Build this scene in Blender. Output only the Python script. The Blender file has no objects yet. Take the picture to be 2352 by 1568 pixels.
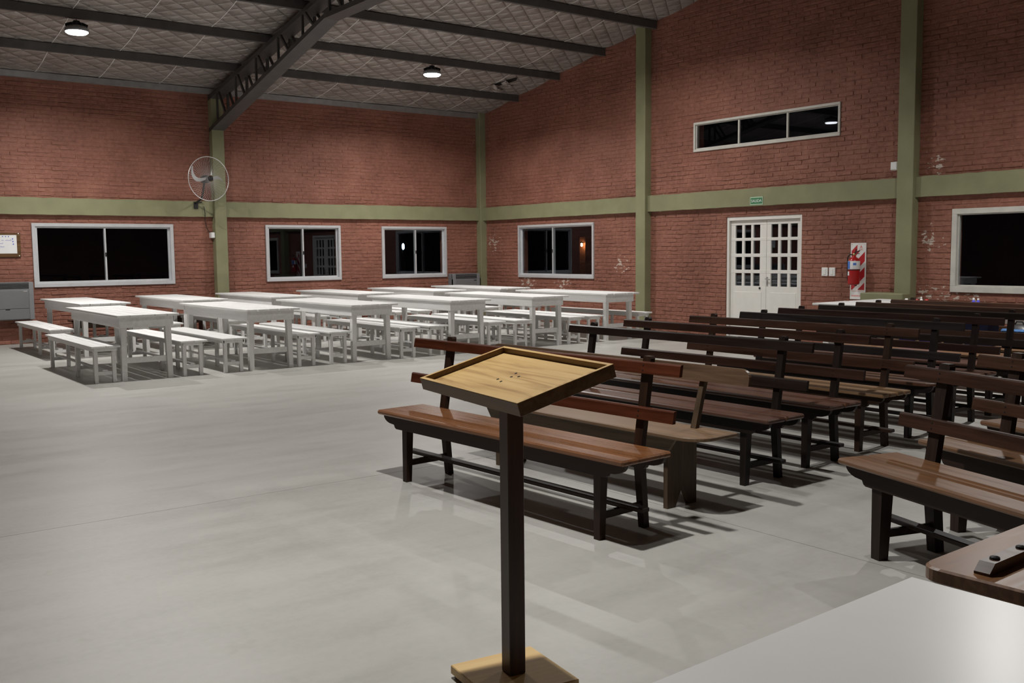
import bpy, math, random
from mathutils import Vector, Matrix

# ------------------------------------------------------------------ camera, world, exposure
scene = bpy.context.scene
FPX, W_PX, H_PX = 2250.23, 2352.0, 1568.0
CAM = Vector((-13.342, -18.664, 1.5))
YAW, PITCH, ROLL = math.radians(37.2148), math.radians(5.1942), math.radians(-0.5665)


def cam_axes():
    f = Vector((math.sin(YAW) * math.cos(PITCH), math.cos(YAW) * math.cos(PITCH), -math.sin(PITCH)))
    r = Vector((math.cos(YAW), -math.sin(YAW), 0))
    u = r.cross(f)
    c, s = math.cos(ROLL), math.sin(ROLL)
    return r * c + u * s, u * c - r * s, f


CR, CU, CF = cam_axes()
cd = bpy.data.cameras.new('camera')
cam = bpy.data.objects.new('camera', cd)
scene.collection.objects.link(cam)
cd.sensor_fit = 'HORIZONTAL'
cd.sensor_width = 36.0
cd.lens = FPX / W_PX * 36.0
cd.clip_start = 0.05
cam.matrix_world = Matrix(((CR.x, CU.x, -CF.x, CAM.x), (CR.y, CU.y, -CF.y, CAM.y), (CR.z, CU.z, -CF.z, CAM.z), (0, 0, 0, 1)))
scene.camera = cam

world = bpy.data.worlds.new('night')
scene.world = world
world.use_nodes = True
world.node_tree.nodes['Background'].inputs[0].default_value = (0.02, 0.025, 0.04, 1)   # night sky
world.node_tree.nodes['Background'].inputs[1].default_value = 0.02
scene.view_settings.view_transform = 'Standard'
scene.view_settings.look = 'None'
scene.view_settings.gamma = 1.0
scene.view_settings.use_curve_mapping = False
scene.view_settings.exposure = 0.0
LAMP_WATTS = 138.0         # each high-bay lamp
LAMP_SPREAD = math.radians(152)
# x, y, lens height (None: just below its purlin), where it hangs
LAMPS = [(-3.1, -2.77, None, 'over the white tables beyond the truss'),
         (-9.4, -2.77, None, 'over the white tables before the truss'),
         (-3.1, -6.96, None, 'near the ridge beyond the truss'),
         (-9.4, -6.96, None, 'near the ridge before the truss'),
         (-3.1, -13.8, 4.7, 'over the pews by the gable wall'),
         (-10.9, -14.7, 4.8, 'over the pew behind the lectern')]

R = random.Random(11)
COL = scene.collection


def px_ray(u, v):
    return CF + CR * ((u - W_PX / 2) / FPX) - CU * ((v - H_PX / 2) / FPX)


def on_z(u, v, z):
    d = px_ray(u, v)
    return CAM + d * ((z - CAM.z) / d.z)


def depth_px(p):
    """pixels per metre at a point"""
    return FPX / max(0.1, (Vector(p) - CAM).dot(CF))


# ------------------------------------------------------------------ mesh builder
class MB:
    def __init__(self, xf=None):
        self.v, self.f, self.xf = [], [], xf

    def add(self, verts, faces):
        b = len(self.v)
        self.v += [self.xf(p) if self.xf else tuple(p) for p in verts]
        self.f += [tuple(i + b for i in f) for f in faces]
        return self

    def box(self, x0, x1, y0, y1, z0, z1):
        v = [(x, y, z) for x in (x0, x1) for y in (y0, y1) for z in (z0, z1)]
        return self.add(v, [(0, 1, 3, 2), (4, 6, 7, 5), (0, 4, 5, 1), (2, 3, 7, 6), (0, 2, 6, 4), (1, 5, 7, 3)])

    def cbox(self, x0, x1, y0, y1, z0, z1, b=0.004):
        """box with chamfered edges"""
        lo, hi = (x0, y0, z0), (x1, y1, z1)
        b = min(b, (x1 - x0) * .45, (y1 - y0) * .45, (z1 - z0) * .45)
        idx, v = {}, []
        for sx in (0, 1):
            for sy in (0, 1):
                for sz in (0, 1):
                    c = (sx, sy, sz)
                    for ax in range(3):
                        p = []
                        for k in range(3):
                            e = hi[k] if c[k] else lo[k]
                            if k != ax:
                                e += -b if c[k] else b
                            p.append(e)
                        idx[(c, ax)] = len(v)
                        v.append(tuple(p))
        f = []
        for ax in range(3):
            o1, o2 = [k for k in range(3) if k != ax]
            for s in (0, 1):
                ring = []
                for (a, bb) in ((0, 0), (1, 0), (1, 1), (0, 1)):
                    c = [0, 0, 0]
                    c[ax], c[o1], c[o2] = s, a, bb
                    ring.append(idx[(tuple(c), ax)])
                f.append(tuple(ring))
            for a in (0, 1):
                for bb in (0, 1):
                    c0, c1 = [0, 0, 0], [0, 0, 0]
                    c0[o1] = c1[o1] = a
                    c0[o2] = c1[o2] = bb
                    c1[ax] = 1
                    f.append((idx[(tuple(c0), o1)], idx[(tuple(c1), o1)], idx[(tuple(c1), o2)], idx[(tuple(c0), o2)]))
        for sx in (0, 1):
            for sy in (0, 1):
                for sz in (0, 1):
                    c = (sx, sy, sz)
                    f.append((idx[(c, 0)], idx[(c, 1)], idx[(c, 2)]))
        return self.add(v, f)

    def loft(self, r0, r1):
        """solid between two equal rings"""
        n = len(r0)
        f = [(i, (i + 1) % n, n + (i + 1) % n, n + i) for i in range(n)]
        f += [tuple(reversed(range(n))), tuple(range(n, 2 * n))]
        return self.add(list(r0) + list(r1), f)

    def lofts(self, rings):
        n = len(rings[0])
        v = [p for r in rings for p in r]
        f = []
        for k in range(len(rings) - 1):
            f += [(k * n + i, k * n + (i + 1) % n, (k + 1) * n + (i + 1) % n, (k + 1) * n + i) for i in range(n)]
        m = (len(rings) - 1) * n
        f += [tuple(reversed(range(n))), tuple(range(m, m + n))]
        return self.add(v, f)

    def bar(self, a, b, w, h, up=(0, 0, 1)):
        """rectangular bar from a to b, w across, h in the up direction"""
        a, b = Vector(a), Vector(b)
        d = (b - a).normalized()
        s = d.cross(Vector(up))
        if s.length < 1e-4:
            s = d.cross(Vector((1, 0, 0)))
        s.normalize()
        t = s.cross(d)
        q = [s * w / 2 + t * h / 2, -s * w / 2 + t * h / 2, -s * w / 2 - t * h / 2, s * w / 2 - t * h / 2]
        return self.loft([tuple(a + k) for k in q], [tuple(b + k) for k in q])

    def prism(self, pts, axis, a0, a1):
        """2D outline extruded along an axis; outline in the other two axes, in order"""
        def mk(p, a):
            q = [p[0], p[1]]
            q.insert(axis, a)
            return tuple(q)
        return self.loft([mk(p, a0) for p in pts], [mk(p, a1) for p in pts])

    def tube(self, pts, r, n=8, closed=False):
        pts = [Vector(p) for p in pts]
        m = len(pts)
        rings = []
        prev = None
        for i, p in enumerate(pts):
            if closed:
                d = pts[(i + 1) % m] - pts[i - 1]
            else:
                d = pts[min(i + 1, m - 1)] - pts[max(i - 1, 0)]
            d.normalize()
            if prev is None:
                s = d.cross(Vector((0, 0, 1)))
                if s.length < 1e-3:
                    s = d.cross(Vector((1, 0, 0)))
            else:
                s = prev - d * prev.dot(d)
            s.normalize()
            prev = s
            t = d.cross(s)
            rings.append([tuple(p + (s * math.cos(2 * math.pi * k / n) + t * math.sin(2 * math.pi * k / n)) * r) for k in range(n)])
        if not closed:
            return self.lofts(rings)
        v = [q for g in rings for q in g]
        f = [(k * n + i, k * n + (i + 1) % n, ((k + 1) % m) * n + (i + 1) % n, ((k + 1) % m) * n + i) for k in range(m) for i in range(n)]
        return self.add(v, f)

    def lathe(self, prof, n=20, c=(0, 0, 0), axis=2):
        """(radius, height) profile turned about an axis through c"""
        rings = []
        for r, h in prof:
            ring = []
            for k in range(n):
                a = 2 * math.pi * k / n
                q = [r * math.cos(a), r * math.sin(a)]
                q.insert(axis, h)
                ring.append((q[0] + c[0], q[1] + c[1], q[2] + c[2]))
            rings.append(ring)
        return self.lofts(rings)


def obj(name, mb, mat, parent=None, smooth=False):
    me = bpy.data.meshes.new(name)
    me.from_pydata(mb.v, [], mb.f)
    me.validate()
    import bmesh
    bm = bmesh.new()
    bm.from_mesh(me)
    bmesh.ops.recalc_face_normals(bm, faces=bm.faces)
    bm.to_mesh(me)
    bm.free()
    if smooth:
        for p in me.polygons:
            p.use_smooth = True
    me.materials.append(mat)
    o = bpy.data.objects.new(name, me)
    COL.objects.link(o)
    if parent:
        o.parent = parent
    return o


def tag(o, label=None, cat=None, group=None, kind=None):
    for k, v in (('label', label), ('category', cat), ('group', group), ('kind', kind)):
        if v:
            o[k] = v
    return o


def thing(name, label, cat, loc=(0, 0, 0), rz=0.0, group=None, kind=None):
    o = bpy.data.objects.new(name, None)
    o.empty_display_size = 0.1
    COL.objects.link(o)
    o.location = loc
    o.rotation_euler = (0, 0, rz)
    return tag(o, label, cat, group, kind)


def copy_tree(o, parent=None):
    c = o.copy()
    COL.objects.link(c)
    c.parent = parent
    for ch in list(o.children):
        copy_tree(ch, c)
    return c


def text(name, body, size, mat, parent, loc, rot, extrude=0.0006, align='CENTER'):
    cu = bpy.data.curves.new(name, 'FONT')
    cu.body = body
    cu.size = size
    cu.extrude = extrude
    cu.align_x = align
    cu.align_y = 'CENTER'
    tmp = bpy.data.objects.new(name, cu)
    COL.objects.link(tmp)
    dg = bpy.context.evaluated_depsgraph_get()
    me = bpy.data.meshes.new_from_object(tmp.evaluated_get(dg))
    bpy.data.objects.remove(tmp)
    me.materials.clear()
    me.materials.append(mat)
    o = bpy.data.objects.new(name, me)
    COL.objects.link(o)
    o.parent = parent
    o.location = loc
    o.rotation_euler = rot
    return o


# ------------------------------------------------------------------ materials
def srgb(r, g, b):
    def c(x):
        x /= 255.0
        return x / 12.92 if x <= 0.04045 else ((x + 0.055) / 1.055) ** 2.4
    return (c(r), c(g), c(b), 1.0)


class NT:
    def __init__(self, name):
        self.m = bpy.data.materials.new(name)
        self.m.use_nodes = True
        self.t = self.m.node_tree
        self.b = self.t.nodes['Principled BSDF']

    def n(self, kind, **kw):
        nd = self.t.nodes.new(kind)
        for k, v in kw.items():
            setattr(nd, k, v)
        return nd

    def l(self, a, b):
        self.t.links.new(a, b)

    def ramp(self, fac, stops):
        r = self.n('ShaderNodeValToRGB')
        e = r.color_ramp.elements
        while len(e) < len(stops):
            e.new(0.5)
        for k, (p, c) in zip(e, stops):
            k.position, k.color = p, c
        self.l(fac, r.inputs[0])
        return r.outputs[0]

    def noise(self, vec, scale, detail=4, rough=0.55, dist=0.0):
        nd = self.n('ShaderNodeTexNoise')
        nd.inputs['Scale'].default_value = scale
        nd.inputs['Detail'].default_value = detail
        nd.inputs['Roughness'].default_value = rough
        nd.inputs['Distortion'].default_value = dist
        if vec is not None:
            self.l(vec, nd.inputs['Vector'])
        return nd.outputs['Fac']

    def math(self, op, a, b=None, c=None, clamp=False):
        nd = self.n('ShaderNodeMath', operation=op, use_clamp=clamp)
        for i, x in enumerate((a, b, c)):
            if x is None:
                continue
            if isinstance(x, (int, float)):
                nd.inputs[i].default_value = x
            else:
                self.l(x, nd.inputs[i])
        return nd.outputs[0]

    def mix(self, fac, a, b, blend='MIX'):
        nd = self.n('ShaderNodeMix', data_type='RGBA', blend_type=blend)
        for i, x in ((0, fac), (6, a), (7, b)):
            if isinstance(x, (int, float)):
                nd.inputs[i].default_value = x
            elif isinstance(x, tuple):
                nd.inputs[i].default_value = x
            else:
                self.l(x, nd.inputs[i])
        return nd.outputs[2]

    def bump(self, h, strength=0.3, dist=0.01):
        nd = self.n('ShaderNodeBump')
        nd.inputs['Strength'].default_value = strength
        nd.inputs['Distance'].default_value = dist
        self.l(h, nd.inputs['Height'])
        self.l(nd.outputs[0], self.b.inputs['Normal'])

    def set(self, **kw):
        for k, v in kw.items():
            self.b.inputs[k].default_value = v

    def pos(self):
        return self.n('ShaderNodeNewGeometry').outputs['Position']

    def objc(self, scale=(1, 1, 1)):
        tc = self.n('ShaderNodeTexCoord')
        oi = self.n('ShaderNodeObjectInfo')
        ad = self.n('ShaderNodeVectorMath', operation='MULTIPLY_ADD')
        cb = self.n('ShaderNodeCombineXYZ')
        for i in range(3):
            self.l(oi.outputs['Random'], cb.inputs[i])
        ad.inputs[1].default_value = (7.0, 11.0, 5.0)
        self.l(cb.outputs[0], ad.inputs[0])
        self.l(tc.outputs['Object'], ad.inputs[2])
        mp = self.n('ShaderNodeMapping')
        mp.inputs['Scale'].default_value = scale
        self.l(ad.outputs[0], mp.inputs['Vector'])
        return mp.outputs[0]


def plain(name, col, rough=0.5, metal=0.0, var=0.12, scale=6.0, bump=0.0, spec=0.5):
    t = NT(name)
    v = t.objc()
    nz = t.noise(v, scale, 5)
    dark = tuple(c * (1 - var) for c in col[:3]) + (1,)
    light = tuple(min(1, c * (1 + var)) for c in col[:3]) + (1,)
    t.l(t.ramp(nz, [(0.3, dark), (0.7, light)]), t.b.inputs['Base Color'])
    t.set(Roughness=rough, Metallic=metal)
    t.b.inputs['Specular IOR Level'].default_value = spec
    if bump:
        t.bump(t.noise(v, scale * 8, 3), bump, 0.003)
    return t.m


def wood(name, dark, mid, light, axis=1, rough=0.4, scale=1.0, wear=None, spec=0.5, coat=0.0):
    t = NT(name)
    s = [14.0 * scale] * 3
    s[axis] = 0.9 * scale
    v = t.objc(tuple(s))
    g = t.noise(v, 1.6, 7, 0.62, 0.8)
    col = t.ramp(g, [(0.30, dark), (0.5, mid), (0.72, light)])
    fine = t.noise(v, 7.0, 3, 0.5)
    col = t.mix(t.math('MULTIPLY', t.math('SUBTRACT', fine, 0.5), 0.5, clamp=True), col, dark)
    if wear:
        s2 = [4.0] * 3
        s2[axis] = 1.1
        v2 = t.objc(tuple(s2))
        w = t.noise(v2, 1.4, 6, 0.65, 0.4)
        wm = t.ramp(w, [(0.50, (0, 0, 0, 1)), (0.66, (1, 1, 1, 1))])
        col = t.mix(t.math('MULTIPLY', wm, wear[1]), col, wear[0])
    t.l(col, t.b.inputs['Base Color'])
    rr = t.math('MULTIPLY_ADD', g, 0.25, rough - 0.12)
    t.l(rr, t.b.inputs['Roughness'])
    t.b.inputs['Specular IOR Level'].default_value = spec
    if coat:
        t.b.inputs['Coat Weight'].default_value = coat
        t.b.inputs['Coat Roughness'].default_value = 0.18
    t.bump(g, 0.05, 0.001)
    return t.m


def brick_paint(name, chips=()):
    t = NT(name)
    p = t.pos()
    a = t.noise(p, 1.3, 4)
    b = t.noise(p, 14.0, 4)
    f = t.math('MULTIPLY_ADD', b, 0.45, t.math('MULTIPLY', a, 0.55))
    col = t.ramp(f, [(0.36, (0.200, 0.081, 0.055, 1)), (0.5, (0.265, 0.110, 0.076, 1)), (0.64, (0.330, 0.143, 0.100, 1))])
    if chips:
        cm = None
        for (cx, cy, cz, r) in chips:
            d = t.n('ShaderNodeVectorMath', operation='DISTANCE')
            t.l(p, d.inputs[0])
            d.inputs[1].default_value = (cx, cy, cz)
            k = t.math('SUBTRACT', 1.0, t.math('DIVIDE', d.outputs['Value'], r), clamp=True)
            cm = k if cm is None else t.math('MAXIMUM', cm, k)
        mp = t.n('ShaderNodeMapping')
        mp.inputs['Scale'].default_value = (1, 1, 2.2)
        t.l(p, mp.inputs['Vector'])
        fl = t.noise(mp.outputs[0], 9.0, 3, 0.6)
        fl = t.math('ADD', fl, t.math('MULTIPLY', cm, 0.30))
        m = t.math('MULTIPLY', t.math('GREATER_THAN', fl, 0.80), t.math('GREATER_THAN', cm, 0.02))
        col = t.mix(t.math('MULTIPLY', m, 0.75), col, (0.62, 0.56, 0.49, 1))
    t.l(col, t.b.inputs['Base Color'])
    t.set(Roughness=0.62)
    t.b.inputs['Specular IOR Level'].default_value = 0.35
    t.bump(t.math('ADD', t.noise(p, 38.0, 4), t.math('MULTIPLY', t.noise(p, 9.0, 3), 1.6)), 0.7, 0.010)
    return t.m


def floor_mat():
    t = NT('polished_concrete')
    p = t.pos()
    a = t.noise(p, 0.55, 6, 0.62, 0.3)
    mp = t.n('ShaderNodeMapping')
    mp.inputs['Scale'].default_value = (0.7, 3.2, 1)
    mp.inputs['Rotation'].default_value = (0, 0, 0.35)
    t.l(p, mp.inputs['Vector'])
    b = t.noise(mp.outputs[0], 1.1, 7, 0.68)
    c = t.noise(p, 26.0, 4)
    f = t.math('MULTIPLY_ADD', b, 0.42, t.math('MULTIPLY_ADD', a, 0.42, t.math('MULTIPLY', c, 0.16)))
    col = t.ramp(f, [(0.34, (0.325, 0.318, 0.292, 1)), (0.5, (0.405, 0.398, 0.370, 1)), (0.66, (0.46, 0.452, 0.422, 1))])
    st = t.noise(p, 2.3, 5, 0.7)
    col = t.mix(t.ramp(st, [(0.62, (0, 0, 0, 1)), (0.75, (0.45, 0.45, 0.45, 1))]), col, (0.30, 0.285, 0.245, 1))
    t.l(col, t.b.inputs['Base Color'])
    t.l(t.math('MULTIPLY_ADD', b, 0.22, 0.30), t.b.inputs['Roughness'])
    t.b.inputs['Specular IOR Level'].default_value = 0.42
    t.bump(c, 0.05, 0.002)
    return t.m


def foil_mat():
    t = NT('quilted_insulation')
    p = t.pos()
    sx = t.n('ShaderNodeSeparateXYZ')
    t.l(p, sx.inputs[0])
    u = t.math('MULTIPLY', t.math('ADD', sx.outputs[0], t.math('MULTIPLY', sx.outputs[1], 1.25)), math.pi / 0.37)
    v = t.math('MULTIPLY', t.math('SUBTRACT', sx.outputs[0], t.math('MULTIPLY', sx.outputs[1], 1.25)), math.pi / 0.37)
    su = t.math('ABSOLUTE', t.math('SINE', u))
    sv = t.math('ABSOLUTE', t.math('SINE', v))
    m = t.math('MINIMUM', su, sv)
    line = t.ramp(m, [(0.0, (1, 1, 1, 1)), (0.06, (0, 0, 0, 1))])
    nz = t.noise(p, 1.6, 5, 0.6)
    col = t.ramp(nz, [(0.35, (0.27, 0.236, 0.216, 1)), (0.65, (0.39, 0.348, 0.324, 1))])
    col = t.mix(t.math('MULTIPLY', line, 0.62), col, (0.10, 0.085, 0.075, 1))
    t.l(col, t.b.inputs['Base Color'])
    t.set(Roughness=0.42, Metallic=0.25)
    h = t.math('ADD', t.math('POWER', m, 0.5), t.math('MULTIPLY', t.noise(p, 9.0, 3), 0.6))
    t.bump(h, 0.8, 0.05)
    return t.m


def glass_mat():
    t = NT('window_glass')
    t.t.nodes.remove(t.b)
    out = t.t.nodes['Material Output']
    tr = t.n('ShaderNodeBsdfTransparent')
    tr.inputs[0].default_value = (0.86, 0.89, 0.90, 1)
    gl = t.n('ShaderNodeBsdfGlossy')
    gl.inputs['Roughness'].default_value = 0.01
    gl.inputs['Color'].default_value = (0.85, 0.9, 1.0, 1)
    ge = t.n('ShaderNodeNewGeometry')
    dt = t.n('ShaderNodeVectorMath', operation='DOT_PRODUCT')
    t.l(ge.outputs['Normal'], dt.inputs[0])
    t.l(ge.outputs['Incoming'], dt.inputs[1])
    fac = t.math('MULTIPLY_ADD', t.math('POWER', t.math('SUBTRACT', 1.0, t.math('ABSOLUTE', dt.outputs['Value']), clamp=True), 5.0), 0.93, 0.07)
    mx = t.n('ShaderNodeMixShader')
    t.l(fac, mx.inputs[0])
    t.l(tr.outputs[0], mx.inputs[1])
    t.l(gl.outputs[0], mx.inputs[2])
    t.l(mx.outputs[0], out.inputs[0])
    return t.m


def emit(name, col, strength):
    t = NT(name)
    t.set(Roughness=0.4)
    t.b.inputs['Base Color'].default_value = col
    t.b.inputs['Emission Color'].default_value = col
    t.b.inputs['Emission Strength'].default_value = strength
    return t.m


CHIPS = [(0, -11.05, 1.62, .42), (0, -11.0, .82, .45), (0, -11.35, .80, .42), (0, -0.45, 1.75, .5), (0, -1.7, .84, .6), (0, -2.9, .84, .6),
         (0, -4.65, 1.22, .45), (0, -11.1, 2.72, .35), (0, -11.7, .78, .4), (0, -5.7, 2.4, .35)]
M = dict(
    brick=brick_paint('painted_brick'),
    brick_r=brick_paint('painted_brick_chipped', CHIPS),
    floor=floor_mat(),
    foil=foil_mat(),
    glass=glass_mat(),
    deck=plain('roof_deck', (0.3, 0.3, 0.3, 1), 0.6),
    green=plain('green_paint', (0.245, 0.242, 0.135, 1), 0.6, var=0.10, scale=3.0, bump=0.25),
    steel=plain('dark_steel_paint', (0.060, 0.057, 0.055, 1), 0.5, var=0.2),
    purlin=plain('purlin_steel', (0.08, 0.075, 0.072, 1), 0.5, var=0.2),
    galv=plain('galvanised_steel', (0.36, 0.36, 0.36, 1), 0.38, metal=0.4, var=0.15),
    tape=plain('seam_tape', (0.72, 0.70, 0.68, 1), 0.35, var=0.05),
    alu=plain('aluminium', (0.70, 0.71, 0.73, 1), 0.36, metal=0.4, var=0.06),
    alu_dark=plain('aluminium_channel', (0.32, 0.32, 0.33, 1), 0.4, metal=0.5, var=0.06),
    cream=plain('cream_frame_paint', (0.60, 0.58, 0.53, 1), 0.5, var=0.10),
    white=plain('white_paint', (0.80, 0.785, 0.75, 1), 0.45, var=0.05),
    door=plain('door_paint', (0.80, 0.78, 0.74, 1), 0.4, var=0.03),
    wwood=wood('whitewashed_wood', (0.68, 0.675, 0.66, 1), (0.76, 0.755, 0.745, 1), (0.82, 0.815, 0.81, 1), 1, 0.5),
    wwood_z=wood('whitewashed_wood_upright', (0.66, 0.65, 0.63, 1), (0.75, 0.74, 0.725, 1), (0.81, 0.80, 0.79, 1), 2, 0.55),
    laminate=plain('white_laminate', (0.84, 0.84, 0.835, 1), 0.30, var=0.015),
    grey=plain('grey_enamel', (0.19, 0.195, 0.20, 1), 0.45, var=0.05),
    grey_lt=plain('light_grey_enamel', (0.24, 0.245, 0.255, 1), 0.4, var=0.05),
    black=plain('black_plastic', (0.014, 0.014, 0.015, 1), 0.45, var=0.1),
    dark_hole=plain('dark_cavity', (0.012, 0.011, 0.010, 1), 0.9),
    plastic=plain('white_plastic', (0.82, 0.82, 0.80, 1), 0.4, var=0.02),
    red=plain('red_enamel', (0.42, 0.012, 0.014, 1), 0.3, var=0.06),
    redprint=plain('red_print', (0.50, 0.022, 0.03, 1), 0.5, var=0.04),
    pinkprint=plain('pale_red_print', (0.72, 0.30, 0.28, 1), 0.5, var=0.03),
    blueprint=plain('blue_print', (0.08, 0.20, 0.62, 1), 0.5, var=0.05),
    ink=plain('blue_ink', (0.16, 0.19, 0.62, 1), 0.7, var=0.1),
    paper=plain('paper', (0.82, 0.82, 0.82, 1), 0.7, var=0.02),
    signgreen=plain('sign_green', (0.055, 0.20, 0.09, 1), 0.5, var=0.04),
    signpale=plain('sign_border', (0.42, 0.58, 0.42, 1), 0.5, var=0.04),
    brass=plain('brass', (0.55, 0.42, 0.2, 1), 0.35, metal=0.9),
    chrome=plain('chrome', (0.7, 0.7, 0.7, 1), 0.25, metal=1.0, var=0.03),
    wire=plain('guard_wire', (0.72, 0.72, 0.72, 1), 0.3, metal=0.5, var=0.03),
    glint_blade=plain('fan_glint_blade', (0.62, 0.62, 0.63, 1), 0.3, metal=0.3, var=0.05),
    lens=emit('lamp_lens', (1.0, 0.975, 0.94, 1), 14.0),
    warm=emit('lantern_glow', (1.0, 0.62, 0.25, 1), 60.0),
    cool=emit('cool_glow', (0.55, 0.75, 1.0, 1), 8.0),
    bluecloth=plain('blue_fabric', (0.09, 0.09, 0.60, 1), 0.8, var=0.2),
    navy=plain('dark_blue_fabric', (0.02, 0.03, 0.10, 1), 0.8, var=0.2),
    blueprint2=plain('light_blue_fabric', (0.05, 0.15, 0.36, 1), 0.8, var=0.5, scale=40),
    boardwood=wood('board_wood', (0.05, 0.022, 0.008, 1), (0.12, 0.06, 0.02, 1), (0.22, 0.12, 0.04, 1), 0, 0.4),
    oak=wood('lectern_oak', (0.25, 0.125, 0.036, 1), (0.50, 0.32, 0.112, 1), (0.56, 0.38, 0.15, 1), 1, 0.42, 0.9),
    oak_edge_shaded=wood('lectern_edge_shaded', (0.09, 0.045, 0.018, 1), (0.15, 0.08, 0.033, 1), (0.21, 0.12, 0.05, 1), 1, 0.45),  # rim sides: shade of faces turned from the lamps put into the colour
    pine=wood('lectern_base_pine', (0.42, 0.25, 0.095, 1), (0.62, 0.42, 0.18, 1), (0.68, 0.49, 0.23, 1), 0, 0.5, 0.7),
    postwood=wood('lectern_post', (0.030, 0.012, 0.006, 1), (0.058, 0.024, 0.012, 1), (0.085, 0.037, 0.019, 1), 2, 0.4),
)


def pew_set(name, seat, frame, rail, rough=0.33):
    """seat / frame / rail tones -> materials with grain along and up"""
    def k(c, f):
        return tuple(x * f for x in c) + (1,)
    worn = tuple(min(1, 0.35 + 0.55 * x) * 0.55 for x in seat) + (1,)
    return dict(
        seat=wood(name + '_seat', k(seat, .68), k(seat, 1), k(seat, 1.3), 1, rough, 1.0, (worn, 0.16), coat=0.06),
        frame=wood(name + '_frame', k(frame, .55), k(frame, .9), k(frame, 1.3), 1, 0.45, spec=.25),
        leg=wood(name + '_leg', k(frame, .55), k(frame, .9), k(frame, 1.3), 2, 0.45, spec=.25),
        rail=wood(name + '_rail', k(rail, .5), k(rail, .85), k(rail, 1.25), 1, 0.32, spec=.4))


# ------------------------------------------------------------------ room shell
X0, Y0 = -18.9, -21.4                 # far corners of the hall
RIDGE = -10.7
EAVE, SLOPE = 4.66, 0.19


def roof(y):
    return EAVE + SLOPE * (-y if y > RIDGE else y - Y0)


# openings: (a0, a1, z0, z1) along each wall
WIN_L = [(-9.62, -7.17, 0.97, 2.09), (-5.335, -3.672, 0.962, 2.095), (-2.685, -1.01, 0.962, 2.087)]
WIN_R = [(-3.87, -1.375, 0.95, 2.09), (-9.53, -6.525, 3.247, 3.763), (-13.9, -11.376, 0.88, 2.046)]
DOOR = (-8.845, -7.285, 0.0, 2.07)


def slab_with_holes(mb, a0, a1, z0, top, holes, d0, d1):
    """wall slab: a along the wall, d depth (d0 room face), holes cut through; top(a) gives the upper edge"""
    As = sorted({a0, a1, *[h[0] for h in holes], *[h[1] for h in holes], *([RIDGE] if a0 < RIDGE < a1 and top else [])})
    for i in range(len(As) - 1):
        p, q = As[i], As[i + 1]
        hs = sorted([h for h in holes if h[0] < (p + q) / 2 < h[1]], key=lambda h: h[2])
        z = z0
        for h in hs:
            if h[2] > z + 1e-6:
                mb.box(p, q, d0, d1, z, h[2])
            z = h[3]
        tp, tq = top(p), top(q)
        ring = [(p, d0, z), (q, d0, z), (q, d0, tq), (p, d0, tp)]
        mb.loft(ring, [(r[0], d1, r[2]) for r in ring])


XL = lambda p: (p[0], -p[1], p[2])       # (along, into room, up) on the windowed long wall
XR = lambda p: (-p[1], p[0], p[2])       # same on the gable wall

MORTAR = -0.007
mb = MB(XL)
slab_with_holes(mb, X0, 0.25, -0.1, lambda a: EAVE + 0.05, WIN_L, -0.26, MORTAR)
wall_left = tag(obj('wall_left', mb, M['brick']), 'red painted brick wall with three sliding windows', kind='structure')
mb = MB(XR)
slab_with_holes(mb, Y0, 0.0, -0.1, lambda a: roof(a) + 0.05, WIN_R + [DOOR], -0.26, MORTAR)
wall_right = tag(obj('wall_right', mb, M['brick_r']), 'tall red painted brick gable wall with white double doors', kind='structure')
tag(obj('wall_back', MB(XL).box(X0, 0.25, Y0 * -1, Y0 * -1 + 0.25, -0.1, EAVE + 0.05), M['brick']), 'long brick wall behind the camera', kind='structure')
mb = MB(XR)
slab_with_holes(mb, Y0, 0.0, -0.1, lambda a: roof(a) + 0.05, [], -X0, -X0 + 0.25)
tag(obj('wall_front', mb, M['brick']), 'brick gable wall behind the camera', kind='structure')


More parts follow.
